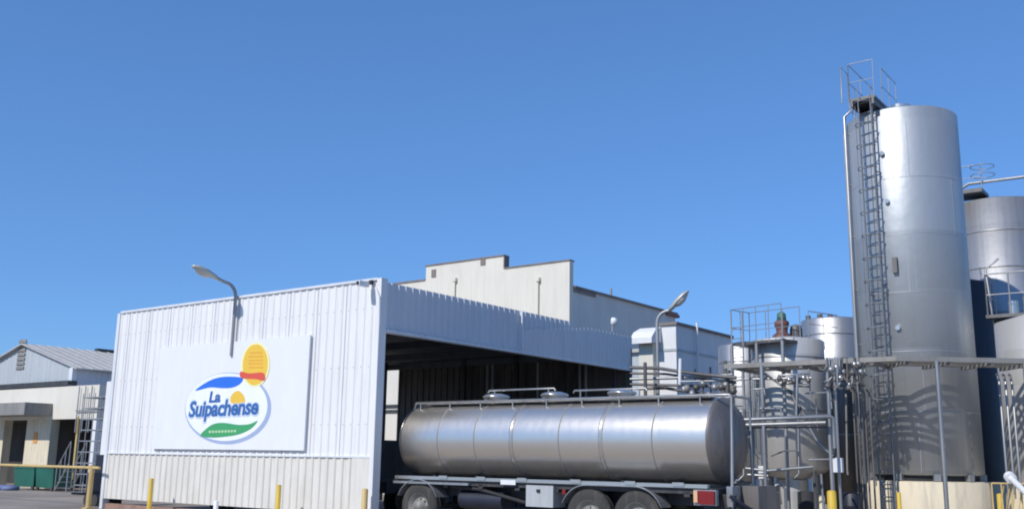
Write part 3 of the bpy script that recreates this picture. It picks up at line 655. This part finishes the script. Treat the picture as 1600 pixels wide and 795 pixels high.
# ------------------------------------------------------------------ yellow guard rail and bollards
gr = thing('guard_rail', W(28, 16.6, 0), 'faded yellow tube guard rail running left from the end of the canopy', 'guard rail')
MB().tube([W(27.55, 16.6, 1.17), W(37.5, 16.6, 1.17)], .042).build('rail', 'yellow_faded', gr)
for uu in (27.95, 37.3): t = MB(); t.cyl(W(uu, 16.6, 0), W(uu, 16.6, 1.25), .075, n=12); t.ub(uu-.13, uu+.13, 16.47, 16.73, 0, .03); t.build('post', 'yellow_faded', gr)
def bollard(p, h, r, lab, mat='yellow', grp='yellow bollards'):
    t = MB(); t.lathe(p, Z, [(r*1.9, 0), (r*1.9, .02), (r, .021), (r, h-r*.4), (r*.7, h-.01), (.001, h)], 16); t.lathe(p, Z, [(.001, 0), (r*1.9, .0)], 16)
    return tag(t.build('bollard', mat, origin=p), lab, 'bollard', grp)
for px, pt, lab in ((237, 746, 'thin yellow bollard below the left edge of the white sign'), (436, 756, 'thin yellow bollard below the right half of the white sign')):
    u_, h_ = PV(px, pt, 16.2); bollard(W(u_, 16.2, 0), h_, .06, lab)
u_, h_ = PV(338, 781, 15.9); bollard(W(u_, 15.9, 0), h_, .06, 'short white bollard in front of the canopy between two yellow ones', 'white_paint', None)
u_, h_ = PV(573, 762, 16.6); bollard(W(u_, 16.55, 0), h_, .07, 'pale yellow bollard tight against the near corner of the canopy', 'yellow_faded')
u_, h_ = PV(190, 752, 16.75); 

# ------------------------------------------------------------------ silos
def guard(mb, pts, h, r=.02, mid=True, posts=True, n=6, sub=.9):
    for i in range(len(pts)-1):
        a, b = Vector(pts[i]), Vector(pts[i+1]); L = (b-a).length; k = max(1, round(L/sub))
        mb.cyl(a+Z*h, b+Z*h, r, n=n)
        if mid: mb.cyl(a+Z*h*.5, b+Z*h*.5, r*.8, n=n)
        for j in range(k+1):
            p = a+(b-a)*j/k; mb.cyl(p, p+Z*h, r, n=n)
    return mb
def azv(a): return Vector((math.sin(R(a)), math.cos(R(a)), 0))
def ladder(parent, base, out, h0, h1, wd=.42, cage_from=None, mat='galv'):
    sd_ = out.cross(Z).normalized(); t = MB()
    for s in (-1, 1): t.cyl(base+sd_*(s*wd/2)+Z*h0, base+sd_*(s*wd/2)+Z*h1, .024, n=6)
    h = h0+.15
    while h < h1: t.cyl(base-sd_*wd/2+Z*h, base+sd_*wd/2+Z*h, .016, n=6); h += .3
    h = h0+1
    while h < h1:
        for s in (-1, 1): t.cyl(base+sd_*(s*wd/2)+Z*h, base+sd_*(s*wd/2)-out*.25+Z*h, .018, n=6)
        h += 1.6
    ld = t.build('ladder', mat, parent)
    if cage_from is not None:
        c = MB(); h = cage_from; P = [sd_*(wd*.62*math.cos(a))+out*(.32*math.sin(a)) for a in [math.pi*i/8 for i in range(9)]]
        while h <= h1+.3:
            for i in range(8): c.cyl(base+P[i]+Z*h, base+P[i+1]+Z*h, .014, n=5)
            h += .6
        for i in (1, 4, 7): c.cyl(base+P[i]+Z*cage_from, base+P[i]+Z*(h1+.3), .012, n=5)
        c.build('cage', mat, ld)
    return ld
# tall silo
sz = 26.0; sp = PH(1441, sz, 2.0); sp.z = 0; rs = 1.43; HS = 10.8
si = thing('storage_silo', sp, 'tallest stainless steel silo with a caged ladder and roof platform, right of centre', 'silo', 'stainless steel silos')
sb = MB(); sb.lathe(sp, Z, [(rs+.10, 0), (rs+.10, 1.22), (rs+.0, 1.24), (.001, 1.25)], 72); tag(sb.build('base', 'cream_stained', si))
t = MB(); t.lathe(sp, Z, [(rs-.12, 1.245), (rs-.12, 1.42)], 48); t.build('skirt', 'dark', si)
t = MB()
for k in range(10):
    a = azv(k*36+10); t.obox(sp+a*(rs-.13)+Z*1.25-a.cross(Z)*.08, a*.16, a.cross(Z)*.16, Z*.16)
t.build('foot', 'galv', si)
t = MB(); t.lathe(sp, Z, [(rs-.1, 1.38), (rs, 1.41), (rs, HS), (rs-.02, HS+.03), (.3, HS+.3), (.001, HS+.32)], 96); t.build('shell', 'silo_steel', si, origin=sp)
for hh in (2.9, 4.4, 5.9, 7.4, 8.9):
    t = MB(); t.lathe(sp, Z, [(rs-.004, hh), (rs+.004, hh+.004), (rs+.004, hh+.016), (rs-.004, hh+.02)], 96); t.build('weld_band', 'silo_steel', si)
for k, hh in enumerate((1.45, 2.92, 4.42, 5.92, 7.42, 8.92)):
    for a in (150+47*(k % 2), 204+31*(k % 3), 262-20*(k % 2)):
        d_ = azv(a); t = MB(); t.obox(sp+d_*(rs-.006)+Z*hh-d_.cross(Z)*.006, d_*.011, d_.cross(Z)*.012, Z*1.45); t.build('weld_seam', 'silo_steel', si)
out = azv(233); lb = sp+out*(rs+.22)
ladder(si, lb, out, .1, HS+.35, .40, 2.6, 'ladder_steel')
# platform
pu0, pu1, pv0, pv1 = 7.30, 7.95, sp.dot(V)-1.75, sp.dot(V)+.3
PH_ = HS+.28
t = MB(); t.ub(pu0, pu1, pv0, pv1, PH_, PH_+.07); t.ub(pu0+.02, pu0+.08, pv0, pv1, PH_-.16, PH_); t.ub(pu1-.08, pu1-.02, pv0, pv1, PH_-.16, PH_)
t.prism([W(pu0+.1, pv0+.9, PH_), W(pu0+.1, pv0+.1, PH_), W(pu0+.1, pv0+.9, PH_-.5)], U*.06); t.build('platform', 'pipe_dark', si)
t = MB(); guard(t, [W(pu1, pv1, PH_), W(pu1, pv0, PH_), W(pu0, pv0, PH_)], 1.05, .011); guard(t, [W(pu0, pv0+.7, PH_), W(pu0, pv1, PH_)], 1.05, .011); t.build('railing', 'galv', si)
t = MB(); t.tube([W(pu1+.1, pv0+.9, PH_-.3), W(pu1+.3, pv0+.9, PH_+.2), W(pu1+.3, pv0+.9, PH_+1.15), W(pu1+.3, pv0+.3, PH_+1.15), W(pu1+.3, pv0+.3, PH_+.1)], .018, 6)
t.build('davit', 'galv', si)
t = MB(); t.cyl(sp+Z*(HS+.25), sp+Z*(HS+.5), .3, n=24); t.build('roof_hatch', 'hatch_steel', si)
t = MB(); q = sp+azv(272)*(rs+.09)
t.tube([q+Z*.3, q+Z*(HS+.2), q+Z*(HS+.45)+azv(92)*.25, sp+azv(272)*.6+Z*(HS+.4)], .04); q2 = sp+azv(283)*(rs+.07); t.tube([q2+Z*.3, q2+Z*(HS-.2)], .025)
for k in range(7): hh = 1.8+k*1.45; t.cyl(q+Z*hh, q+Z*hh+azv(92)*.12, .02, n=6)
t.build('riser_pipe', 'pipe', si)
for az, hh in ((222, 9.6), (220, 8.3), (228, 6.2), (217, 5.0)):
    p = sp+azv(az)*(rs-.02)+Z*hh; t = MB(); t.cyl(p, p+azv(az)*.1, .06, n=12); t.build('nozzle', 'hatch_steel', si)
p = sp+azv(216)*(rs)+Z*6.4; t = MB(); t.obox(p-azv(126)*.06, azv(126)*.12, azv(216)*.1, Z*.4); t.build('junction_box', 'pipe_dark', si)

# second silo behind, to the right
s2 = PH(1590, 31, 2.0); s2.z = 0; r2 = 1.42; H2s = 9.8
sj = thing('storage_silo', s2, 'silo behind the tallest one, cut by the right edge, banded and topped by a walkway', 'silo', 'stainless steel silos')
t = MB(); t.lathe(s2, Z, [(r2+.08, 0), (r2+.08, 1.2), (.001, 1.22)], 64); t.build('base', 'cream_stained', sj)
t = MB(); t.lathe(s2, Z, [(r2, 1.23), (r2, H2s), (.3, H2s+.3), (.001, H2s+.3)], 96); t.build('shell', 'silo_steel2', sj, origin=s2)
for hh in (8.75, 7.6, 6.2, 4.8, 3.4):
    t = MB(); t.lathe(s2, Z, [(r2-.004, hh), (r2+.014, hh+.008), (r2+.014, hh+.045), (r2-.004, hh+.05)], 72); t.build('weld_band', 'fender', sj)
pw_u = s2.dot(U); pw_v = s2.dot(V)
t = MB(); t.ub(pw_u+.1, pw_u+1.35, pw_v-1.5, pw_v-.5, H2s+.22, H2s+.34); t.build('platform', 'pipe_dark', sj)
t = MB(); guard(t, [W(pw_u+1.3, pw_v-.5, H2s+.3), W(pw_u+1.3, pw_v-1.45, H2s+.3), W(pw_u+.1, pw_v-1.45, H2s+.3)], .8, .016, sub=.6)
for rr in (.0, .28):
    pts = [W(pw_u+.1+.35*math.cos(a), pw_v-1.2+.35*math.sin(a), H2s+.8+rr) for a in [2*math.pi*i/12 for i in range(13)]]; t.tube(pts, .014, 5)
t.tube([W(pw_u+.9, pw_v-1.3, H2s+.35), W(pw_u+.5, pw_v-1.35, H2s+.55), W(pw_u-2.5, pw_v-1.0, H2s+.6)], .05, 8); t.build('railing', 'galv', sj)
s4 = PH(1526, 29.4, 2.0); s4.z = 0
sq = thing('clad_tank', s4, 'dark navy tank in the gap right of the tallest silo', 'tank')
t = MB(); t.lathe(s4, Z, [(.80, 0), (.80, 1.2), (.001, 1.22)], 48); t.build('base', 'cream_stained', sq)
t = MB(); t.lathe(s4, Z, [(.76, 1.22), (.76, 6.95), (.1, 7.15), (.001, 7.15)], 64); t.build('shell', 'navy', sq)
# third vessel, right edge, nearer
s3 = PH(1668, 25.2, 2.0); s3.z = 0; r3 = 1.42; H3 = 5.25
sk = thing('storage_silo', s3, 'shorter pale silo cut by the right edge, striped by pipe shadows', 'silo', 'stainless steel silos')
t = MB(); t.lathe(s3, Z, [(r3+.05, 0), (r3+.05, 1.15), (.001, 1.17)], 64); t.build('base', 'cream_stained', sk)
t = MB(); t.lathe(s3, Z, [(r3-.1, 1.2), (r3, 1.3), (r3, H3), (.3, H3+.35), (.001, H3+.36)], 96); t.build('shell', 'vessel_steel', sk, origin=s3)
t = MB(); lu_, lv_ = s3.dot(U), s3.dot(V)
t.ub(lu_-.2, lu_+1.5, lv_-.6, lv_+.5, H3+.15, H3+.23); t.build('platform', 'pipe_dark', sk)
t = MB(); guard(t, [W(lu_+1.45, lv_+.5, H3+.2), W(lu_+1.45, lv_-.6, H3+.2), W(lu_-.2, lv_-.6, H3+.2)], 1.1, .02, sub=.5)
t.tube([W(lu_+1.4, lv_-.2, H3), W(lu_+1.5, lv_-.2, H3+1.5), W(lu_+1.2, lv_, H3+1.8)], .03); t.build('railing', 'galv', sk)
t = MB()
for k in range(3): p = W(lu_+.9-.35*k, lv_-.2, H3+.25); t.cyl(p, p+Z*(.35+.1*k), .12, n=14)
t.build('valve', 'hatch_steel', sk)
for i, px in enumerate((1574, 1584, 1594)):
    p = PH(px, 23.6, 1.3); t = MB(); p.z = 0
    t.tube([p+Z*.9, p+Z*3.55, p+Z*3.75+Vector((.05, .15, 0)), p+Z*3.8+Vector((.2, .5, 0))], .03); t.build('riser_pipe', 'pipe', sk)
# sloping white pipe at right bottom edge
a = PZ(1578, 745, 22.5); b = PZ(1606, 772, 21.5)
t = MB(); t.tube([a, b, b+(b-a)*.6], .065, 12); t.cyl(a-(b-a)*.05, a+(b-a)*.08, .12, n=14); q = Vector(b); q.z = 0; t.cyl(q, b, .05, n=8)
tag(t.build('filling_spout', 'white_paint'), 'thick white sloping pipe end on a prop at the bottom right corner', 'pipe')
# wire fence / light framework below
t = MB(); base_a = PH(1553, 22.9, .6); base_a.z = 0; base_b = PH(1630, 22.4, .6); base_b.z = 0
for k in range(6):
    p = base_a+(base_b-base_a)*k/5; t.cyl(p, p+Z*1.25, .018, n=6)
for k in range(9):
    p = base_a+(base_b-base_a)*k/8; q = base_a+(base_b-base_a)*min(1, (k+2)/8); t.cyl(p, q+Z*1.2, .012, n=5)
t.cyl(base_a+Z*1.25, base_b+Z*1.25, .02, n=6); tag(t.build('mesh_panel', 'yellow_faded'), 'light braced metal panel at the foot of the right edge silo', 'panel')

# vessels left of the tall silo
def vessel(px, z, r, h, lab, legs=True, hb=1.45, steelm='vessel_steel'):
    p = PH(px, z, 2.0); p.z = 0
    o = thing('process_tank', p, lab, 'tank', 'process tanks left of the tall silo')
    t = MB(); t.lathe(p, Z, [(.1, hb-.35), (r-.1, hb-.05), (r, hb+.05), (r, h), (r-.03, h+.03), (.2, h+.16), (.001, h+.17)], 64); t.build('shell', steelm, o, origin=p)
    t = MB(); t.lathe(p, Z, [(r-.004, h-.5), (r+.01, h-.49), (r+.01, h-.45), (r-.004, h-.44)], 64); t.build('weld_band', 'fender', o); t = MB(); t.lathe(p, Z, [(r-.004, h-1.9), (r+.01, h-1.89), (r+.01, h-1.86), (r-.004, h-1.85)], 64); t.build('weld_band', 'fender', o)
    for k in range(4):
        a = azv(200+45+90*k); t = MB(); t.cyl(p+a*(r-.12), p+a*(r-.12)+Z*(hb+.1), .07, n=10); t.build('leg', 'galv', o)
    return o, p
tA, pA = vessel(1236, 27.3, .98, 4.88, 'short round steel tank nearest the tanker, pumps and a railing on its top')
t = MB(); t.lathe(pA, Z, [(.42, .0), (.42, 1.2)], 32); t.build('skirt', 'vessel_steel', tA)
tB, pB = vessel(1312, 31.0, .98, 6.0, 'pale steel tank half hidden behind the left side of the tallest silo', steelm='silo_steel2')
t = MB(); 
for k in range(3): q = pB+azv(290-30*k)*(.75-.3*k)+Z*6.0; t.cyl(q, q+Z*.22, .08, n=10)
t.build('nozzle', 'pipe_dark', tB)
tC, pC = vessel(1168, 28.8, .75, 4.9, 'narrow steel tank behind pipes at the far left of the tank group', steelm='silo_steel2')
tD, pD = vessel(1318, 28.6, .70, 4.3, 'dark tank added for the shade between the short tank and the tallest silo', steelm='head', hb=.6)  # dark body added where the lower part of tank B is in shade
# agitator motor on tank A
q = pA+Vector((-.12, 0, 4.95))
mo = thing('agitator_motor', q, 'rusty red and green agitator motor standing on the short tank nearest the tanker', 'motor')
t = MB(); t.lathe(q, Z, [(.26, 0), (.26, .12), (.15, .2), (.17, .35), (.2, .38), (.2, .5), (.12, .55), (.001, .56)], 16); t.build('gearbox', 'motor_red', mo)
t = MB(); t.lathe(q+Z*.5, Z, [(.11, 0), (.13, .05), (.12, .22), (.05, .28), (.001, .3)], 16); t.build('housing', 'motor_green', mo)
q = pA+Vector((.3, .1, 4.95))
t = MB(); t.lathe(q, Z, [(.17, 0), (.17, .3), (.14, .42), (.001, .46)], 16); t.cyl(q+Vector((-.3, 0, .1)), q+Z*.1, .08, n=10)
tag(t.build('pump_cap', 'pipe_dark'), 'grey domed valve cap beside the rusty motor on the short tank', 'valve')
# railed walkway left of the tank tops
wa = PH(1143, 27.2, 4.9); wb = PH(1222, 25.9, 4.9); wa.z = wb.z = 4.75
wd_ = (wb-wa).normalized(); wn_ = Vector((-wd_.y, wd_.x, 0))
wl = thing('access_walkway', Vector((wa.x, wa.y, 0)), 'railed steel walkway on posts reaching the tops of the small tanks', 'walkway')
t = MB(); t.obox(wa, wb-wa, wn_*.8, Z*.07); t.build('deck', 'pipe_dark', wl)
t = MB(); guard(t, [wa, wb], 1.0, .012, sub=.42); guard(t, [wa, wa+wn_*.8, wb+wn_*.8], 1.0, .012, sub=.5); t.build('railing', 'galv', wl)
for p in (wa, wa+wn_*.8, (wa+wb)/2, wb):
    t = MB(); p0 = Vector(p); p0.z = 0; t.cyl(p0, p, .05, n=8); t.build('post', 'galv', wl)
t = MB(); lx = wa+wd_*.1-wn_*.12
for s in (0, .38): q = lx+wd_*s; q0 = Vector(q); q0.z = 1.6; t.cyl(q0, q+Z*.9, .02, n=6)
for k in range(14): q = Vector(lx); q.z = 1.8+k*.26; t.cyl(q, q+wd_*.38, .014, n=5)
t.build('ladder', 'galv', wl)
# lamp cluster on thin mast above tanks
ms = PH(1268, 27.5, 5.0); ms.z = 4.95
t = MB(); 
a = PH(1262, 27.2, 5.9); a.z = 5.75; b = Vector(a)+Vector((.9, .3, -.06))
m0 = Vector((a.x, a.y, 4.7)); t.cyl(m0, a, .012, n=5); t.cyl(m0+Vector((.45, .1, 0)), a+Vector((.45, .15, -.03)), .012, n=5); t.cyl(a, b, .014, n=5); t.cyl(a-Z*.35, b-Z*.35, .01, n=5)
tag(t.build('thin_handrail', 'galv'), 'very thin handrail on the right half of the short tank top', 'handrail')

# ------------------------------------------------------------------ overhead pipe rack with its kink
HR = 4.02
A_ = PZ(1128, 566, 25.2); A_.z = HR; K_ = PH(1400, 22.75, HR); B_ = PH(1720, 22.9, HR)
A_ = K_ + U*((A_-K_).dot(U))
rk = thing('pipe_rack', Vector((K_.x, K_.y, 0)), 'long overhead rack of parallel pipes bending in front of the tallest silo', 'pipe rack')
d1 = (K_-A_).normalized(); d2 = (B_-K_).normalized(); n1 = Vector((-d1.y, d1.x, 0)); n2 = Vector((-d2.y, d2.x, 0))
mi = (n1+n2).normalized(); ms_ = 1/mi.dot(n1)
def rp(off, dz=0): return [A_+n1*off+Z*dz, K_+mi*(off*ms_)+Z*dz, B_+n2*off+Z*dz]
for k in range(7):
    MB().tube(rp(.05+k*.215, (.02 if k % 2 else 0)), .045 if k % 3 else .052, 8).build('pipe', 'pipe', rk)
t = MB()
for off in (-.03,):
    q = rp(off, -.07); 
    t.obox(q[0], q[1]-q[0], n1*.03, Z*.11); t.obox(q[1], q[2]-q[1], n2*.03, Z*.11)
t.build('edge_beam', 'rack', rk)
for (a, b, n_, cnt) in ((A_, K_, n1, 5), (K_, B_, n2, 5)):
    for j in range(cnt):
        s = (j+.3)/cnt; p = a+(b-a)*s-Z*.12; t = MB(); t.obox(p, n_*1.45, (b-a).normalized()*.08, Z*.08); t.build('crossbar', 'rack', rk)
def post(px, z, h, r=.045, mat='pipe', nm='post', par=rk, h0=0):
    p = PH(px, z, 1.2); p.z = h0; t = MB(); t.cyl(p, Vector((p.x, p.y, h)), r, n=10); return t.build(nm, mat, par)
post(1477, 22.6, 3.95, .05); post(1196, 24.3, 3.95, .05); post(1301, 23.5, 3.95, .045); post(1312, 23.6, 3.95, .035); post(1352, 24.0, 3.95, .04, 'pipe_dark')
post(1618, 22.85, 3.95, .05)
# vertical droppers and elbows in the messy area (px 1290-1350, y 560-600)
def run(pts, r=.03, mat='pipe'): return MB().tube([PZ(*p) for p in pts], r, 7)
valv = thing('valve_manifold', Vector((PH(1320, 23.4, 0).x, PH(1320, 23.4, 0).y, 0)), 'tangle of valves and bent pipes hanging under the rack left of the tallest silo', 'valve manifold')
for i in range(16):
    px = 1292+i*3.9; z = 23.2+random.uniform(0, .7); y0 = 558; y1 = random.uniform(572, 612)
    dx = random.choice((-12, -8, 8, 12, 16))
    run([(px, y0, z), (px+1, y1-6, z), (px+dx*.4, y1, z), (px+dx, y1+random.uniform(-2, 3), z+.1)], random.uniform(.018, .03)).build('pipe', random.choice(('pipe', 'pipe_dark', 'galv')), valv)
for i in range(12):
    c = PZ(1294+i*4.8+random.uniform(-2, 2), random.uniform(566, 606), 23.2+random.uniform(0, .4)); t = MB(); t.lathe(c, random.choice((V, Z, -U)), [(.001, -.07), (.05, -.06), (.075, 0), (.05, .06), (.001, .07)], 12); t.build('valve', random.choice(('hatch_steel', 'pipe_dark', 'pipe')), valv)
for px in (1340, 1346, 1358, 1366):
    a = PH(px, 24.0, 1.2); a.z = .5; t = MB(); t.tube([a, Vector((a.x, a.y, 3.3)), Vector((a.x-.1, a.y+.1, 3.5))], .022, 6); t.build('pipe', 'pipe_dark', valv)

# horizontal double pipe line at mid height
mp = thing('pipe_line', Vector((PH(1230, 22.5, 0).x, PH(1230, 22.5, 0).y, 0)), 'pair of thick pale horizontal pipes crossing in front of the short tanks', 'pipes')
run([(1150, 656, 23.3), (1297, 650, 22.6), (1301, 652, 22.6), (1304, 700, 22.6)], .05).build('pipe', 'pipe', mp)
run([(1160, 664, 23.3), (1290, 660, 22.7)], .055).build('pipe', 'pipe', mp)
run([(1165, 668, 23.4), (1292, 667, 22.8)], .02).build('pipe', 'pipe_dark', mp)
for px in (1196, 1300):
    p = PH(px, 22.9, 1.2); p.z = 0; MB().cyl(p, p+Z*2.45, .04, n=8).build('post', 'galv', mp)
# hoses and braces in front of the tank
hs_ = thing('brace_frame', Vector((PH(1215, 24.5, 0).x, PH(1215, 24.5, 0).y, 0)), 'grey braces and hoses slanting beneath the rack before the short tank', 'frame')
for pts, r, mt in (([(1195, 583, 24.4), (1235, 612, 24.2), (1262, 655, 23.8)], .03, 'pipe_dark'), ([(1238, 615, 24.1), (1252, 655, 23.8)], .035, 'pipe_dark'),
                   ([(1265, 668, 23.4), (1278, 692, 23.3), (1302, 712, 23.2)], .03, 'pipe'), ([(1175, 592, 24.6), (1268, 590, 23.9)], .03, 'pipe'),
                   ([(1215, 600, 24.1), (1262, 598, 23.9), (1264, 584, 23.9), (1216, 586, 24.1), (1215, 600, 24.1)], .028, 'pipe'),
                   ([(1205, 712, 23.4), (1225, 704, 23.4), (1246, 703, 23.3)], .018, 'pipe_dark'), ([(1200, 735, 23.4), (1270, 729, 23.2)], .035, 'pipe'),
                   ([(1208, 765, 23.4), (1213, 757, 23.4), (1222, 756, 23.4), (1227, 764, 23.4), (1228, 795, 23.4)], .03, 'pipe'),
                   ([(1165, 731, 23.8), (1200, 735, 23.6)], .03, 'pipe'), ([(1168, 741, 23.8), (1200, 743, 23.6)], .03, 'pipe'),
                   ([(1244, 655, 23.8), (1246, 585, 23.8)], .03, 'galv'), ([(1178, 600, 24.8), (1180, 700, 24.8)], .03, 'galv'), ([(1160, 580, 25.0), (1168, 700, 25.0)], .03, 'galv'),
                   ([(1272, 735, 23.6), (1275, 795, 23.6)], .04, 'pipe_dark'), ([(1283, 740, 23.6), (1287, 795, 23.6)], .03, 'galv')):
    MB().tube([PZ(*p) for p in pts], r, 7).build('pipe', mt, hs_)
for i in range(7):
    c = PZ(1218+i*7.5, 592+random.uniform(-3, 4), 23.9); t = MB(); t.lathe(c, V, [(.001, -.06), (.05, -.05), (.07, 0), (.05, .05), (.001, .06)], 12); t.build('valve', random.choice(('hatch_steel', 'pipe_dark')), hs_)
for i in range(14):
    x0 = random.choice((random.uniform(1152, 1205), random.uniform(1240, 1345))); z_ = random.uniform(23.4, 25.2); ya = random.uniform(574, 640); yb = ya+random.uniform(40, 150); dx = random.choice((0, 0, 0, 10, -12, 22))
    pts = [(x0, ya, z_), (x0+2, yb-8, z_)] + ([(x0+dx*.5, yb, z_), (x0+dx, yb+1, z_)] if dx else [(x0+3, yb, z_)])
    MB().tube([PZ(*p) for p in pts], random.uniform(.012, .026), 6).build('pipe', random.choice(('pipe', 'galv', 'pipe_dark', 'rack')), hs_)
for i in range(6):
    x0 = random.uniform(1158, 1270); y0 = random.uniform(585, 775); z_ = random.uniform(23.5, 24.4); L_ = random.uniform(18, 50)
    MB().tube([PZ(x0, y0, z_), PZ(x0+L_, y0+random.uniform(-3, 3), z_-.2), PZ(x0+L_+2, y0+random.uniform(8, 26), z_-.2)], random.uniform(.012, .024), 6).build('pipe', random.choice(('pipe', 'galv', 'pipe_dark')), hs_)
# control boxes
for (px, py, z, wpx, hpx, lab) in ((1309, 726, 23.3, 15, 22, 'white control box on the twin posts left of the tallest silo'), (1191, 738, 23.9, 9, 21, 'small white control box between the tanker rear and the short tank')):
    c = PZ(px, py, z); s = z/1583; t = MB(); t.obox(c-U*(wpx*s*.6)-V*.12-Z*(hpx*s/2), U*wpx*s*1.2, V*.12, Z*hpx*s)
    o = tag(t.build('control_box', 'white_paint'), lab, 'control box', 'white control boxes')
# bollards on the right
for px, z, top, r, lab in ((1299, 22.2, 765, .10, 'thick yellow bollard below the white control box by the twin posts'), (1404, 23.0, 768, .045, 'thin yellow bollard right of the silo ladder'), (1562, 23.8, 770, .07, 'thin yellow bollard near the bottom right corner')):
    p = PZ(px, top, z); h = p.z; p.z = 0; bollard(p, h, r, lab)
p = PZ(1284, 772, 24.4); h = p.z; p.z = 0; bollard(p, h, .07, 'cream coloured bollard just left of the thick yellow one', 'cream_stained', None)
for px, col, lab in ((1332, 'blue', 'blue plastic drum in shade at the foot of the tallest silo'), (1262, 'dark', 'dark drum in shade under the short tank')):
    p = PH(px, 25.0, .5); p.z = 0; t = MB(); t.lathe(p, Z, [(.001, 0), (.22, 0), (.235, .04), (.23, .3), (.24, .32), (.23, .34), (.23, .6), (.24, .62), (.23, .64), (.225, .92), (.2, .95), (.001, .95)], 24)
    tag(t.build('drum', col), lab, 'drum')

# ------------------------------------------------------------------ pipe bridge between canopy and tanks
pb_ = thing('pipe_bridge', Vector((PH(1070, 27, 0).x, PH(1070, 27, 0).y, 0)), 'bundle of dark and pale pipes running from the canopy past the white tower room', 'pipe bridge')
for pts, r, mt in (([(985, 574, 28.5), (1028, 575, 28.0), (1080, 583, 27.2), (1150, 590, 26.4)], .05, 'pipe_dark'), ([(985, 592, 28.3), (1060, 590, 27.6), (1145, 585, 26.6)], .045, 'pipe'),
                   ([(985, 583, 28.6), (1040, 584, 28.0), (1150, 598, 26.6)], .035, 'pipe_dark'), ([(985, 600, 28.4), (1060, 602, 27.6), (1150, 604, 26.6)], .04, 'pipe_dark'),
                   ([(1000, 607, 28.2), (1040, 606, 28.0), (1090, 614, 27.2), (1150, 618, 26.6)], .045, 'pipe_dark'), ([(1060, 596, 27.4), (1150, 594, 26.6), (1200, 588, 26.2)], .03, 'galv'),
                   ([(1062, 600, 27.4), (1063, 560, 27.4)], .05, 'white_paint'), ([(1098, 612, 27.2), (1100, 590, 27.2)], .03, 'pipe_dark'), ([(1136, 622, 26.7), (1138, 578, 26.7)], .06, 'pipe_dark')):
    MB().tube([PZ(*p) for p in pts], r, 7).build('pipe', mt, pb_)
for px in (1010, 1138): post(px, 27.6 if px < 1100 else 26.8, 4.3, .05, 'pipe_dark', 'post', pb_)
for i in range(14):
    a = PZ(1070+i*6+random.uniform(-3, 3), random.uniform(598, 622), 27.3-i*.05); t = MB(); t.lathe(a, random.choice((V, Z)), [(.001, -.1), (.08, -.08), (.1, 0), (.07, .09), (.001, .1)], 10); t.build('valve', random.choice(('pipe_dark', 'galv', 'rack')), pb_)
# low plant room behind the rear of the tanker
pr = PZ(1050, 600, 31); pr.z = 0
t = MB(); t.obox(pr, V*6, U*1.2, Z*2.9)
tag(t.build('plant_room', 'chassis'), 'low dark plant room wall behind the pipes under the white tower room', 'building')
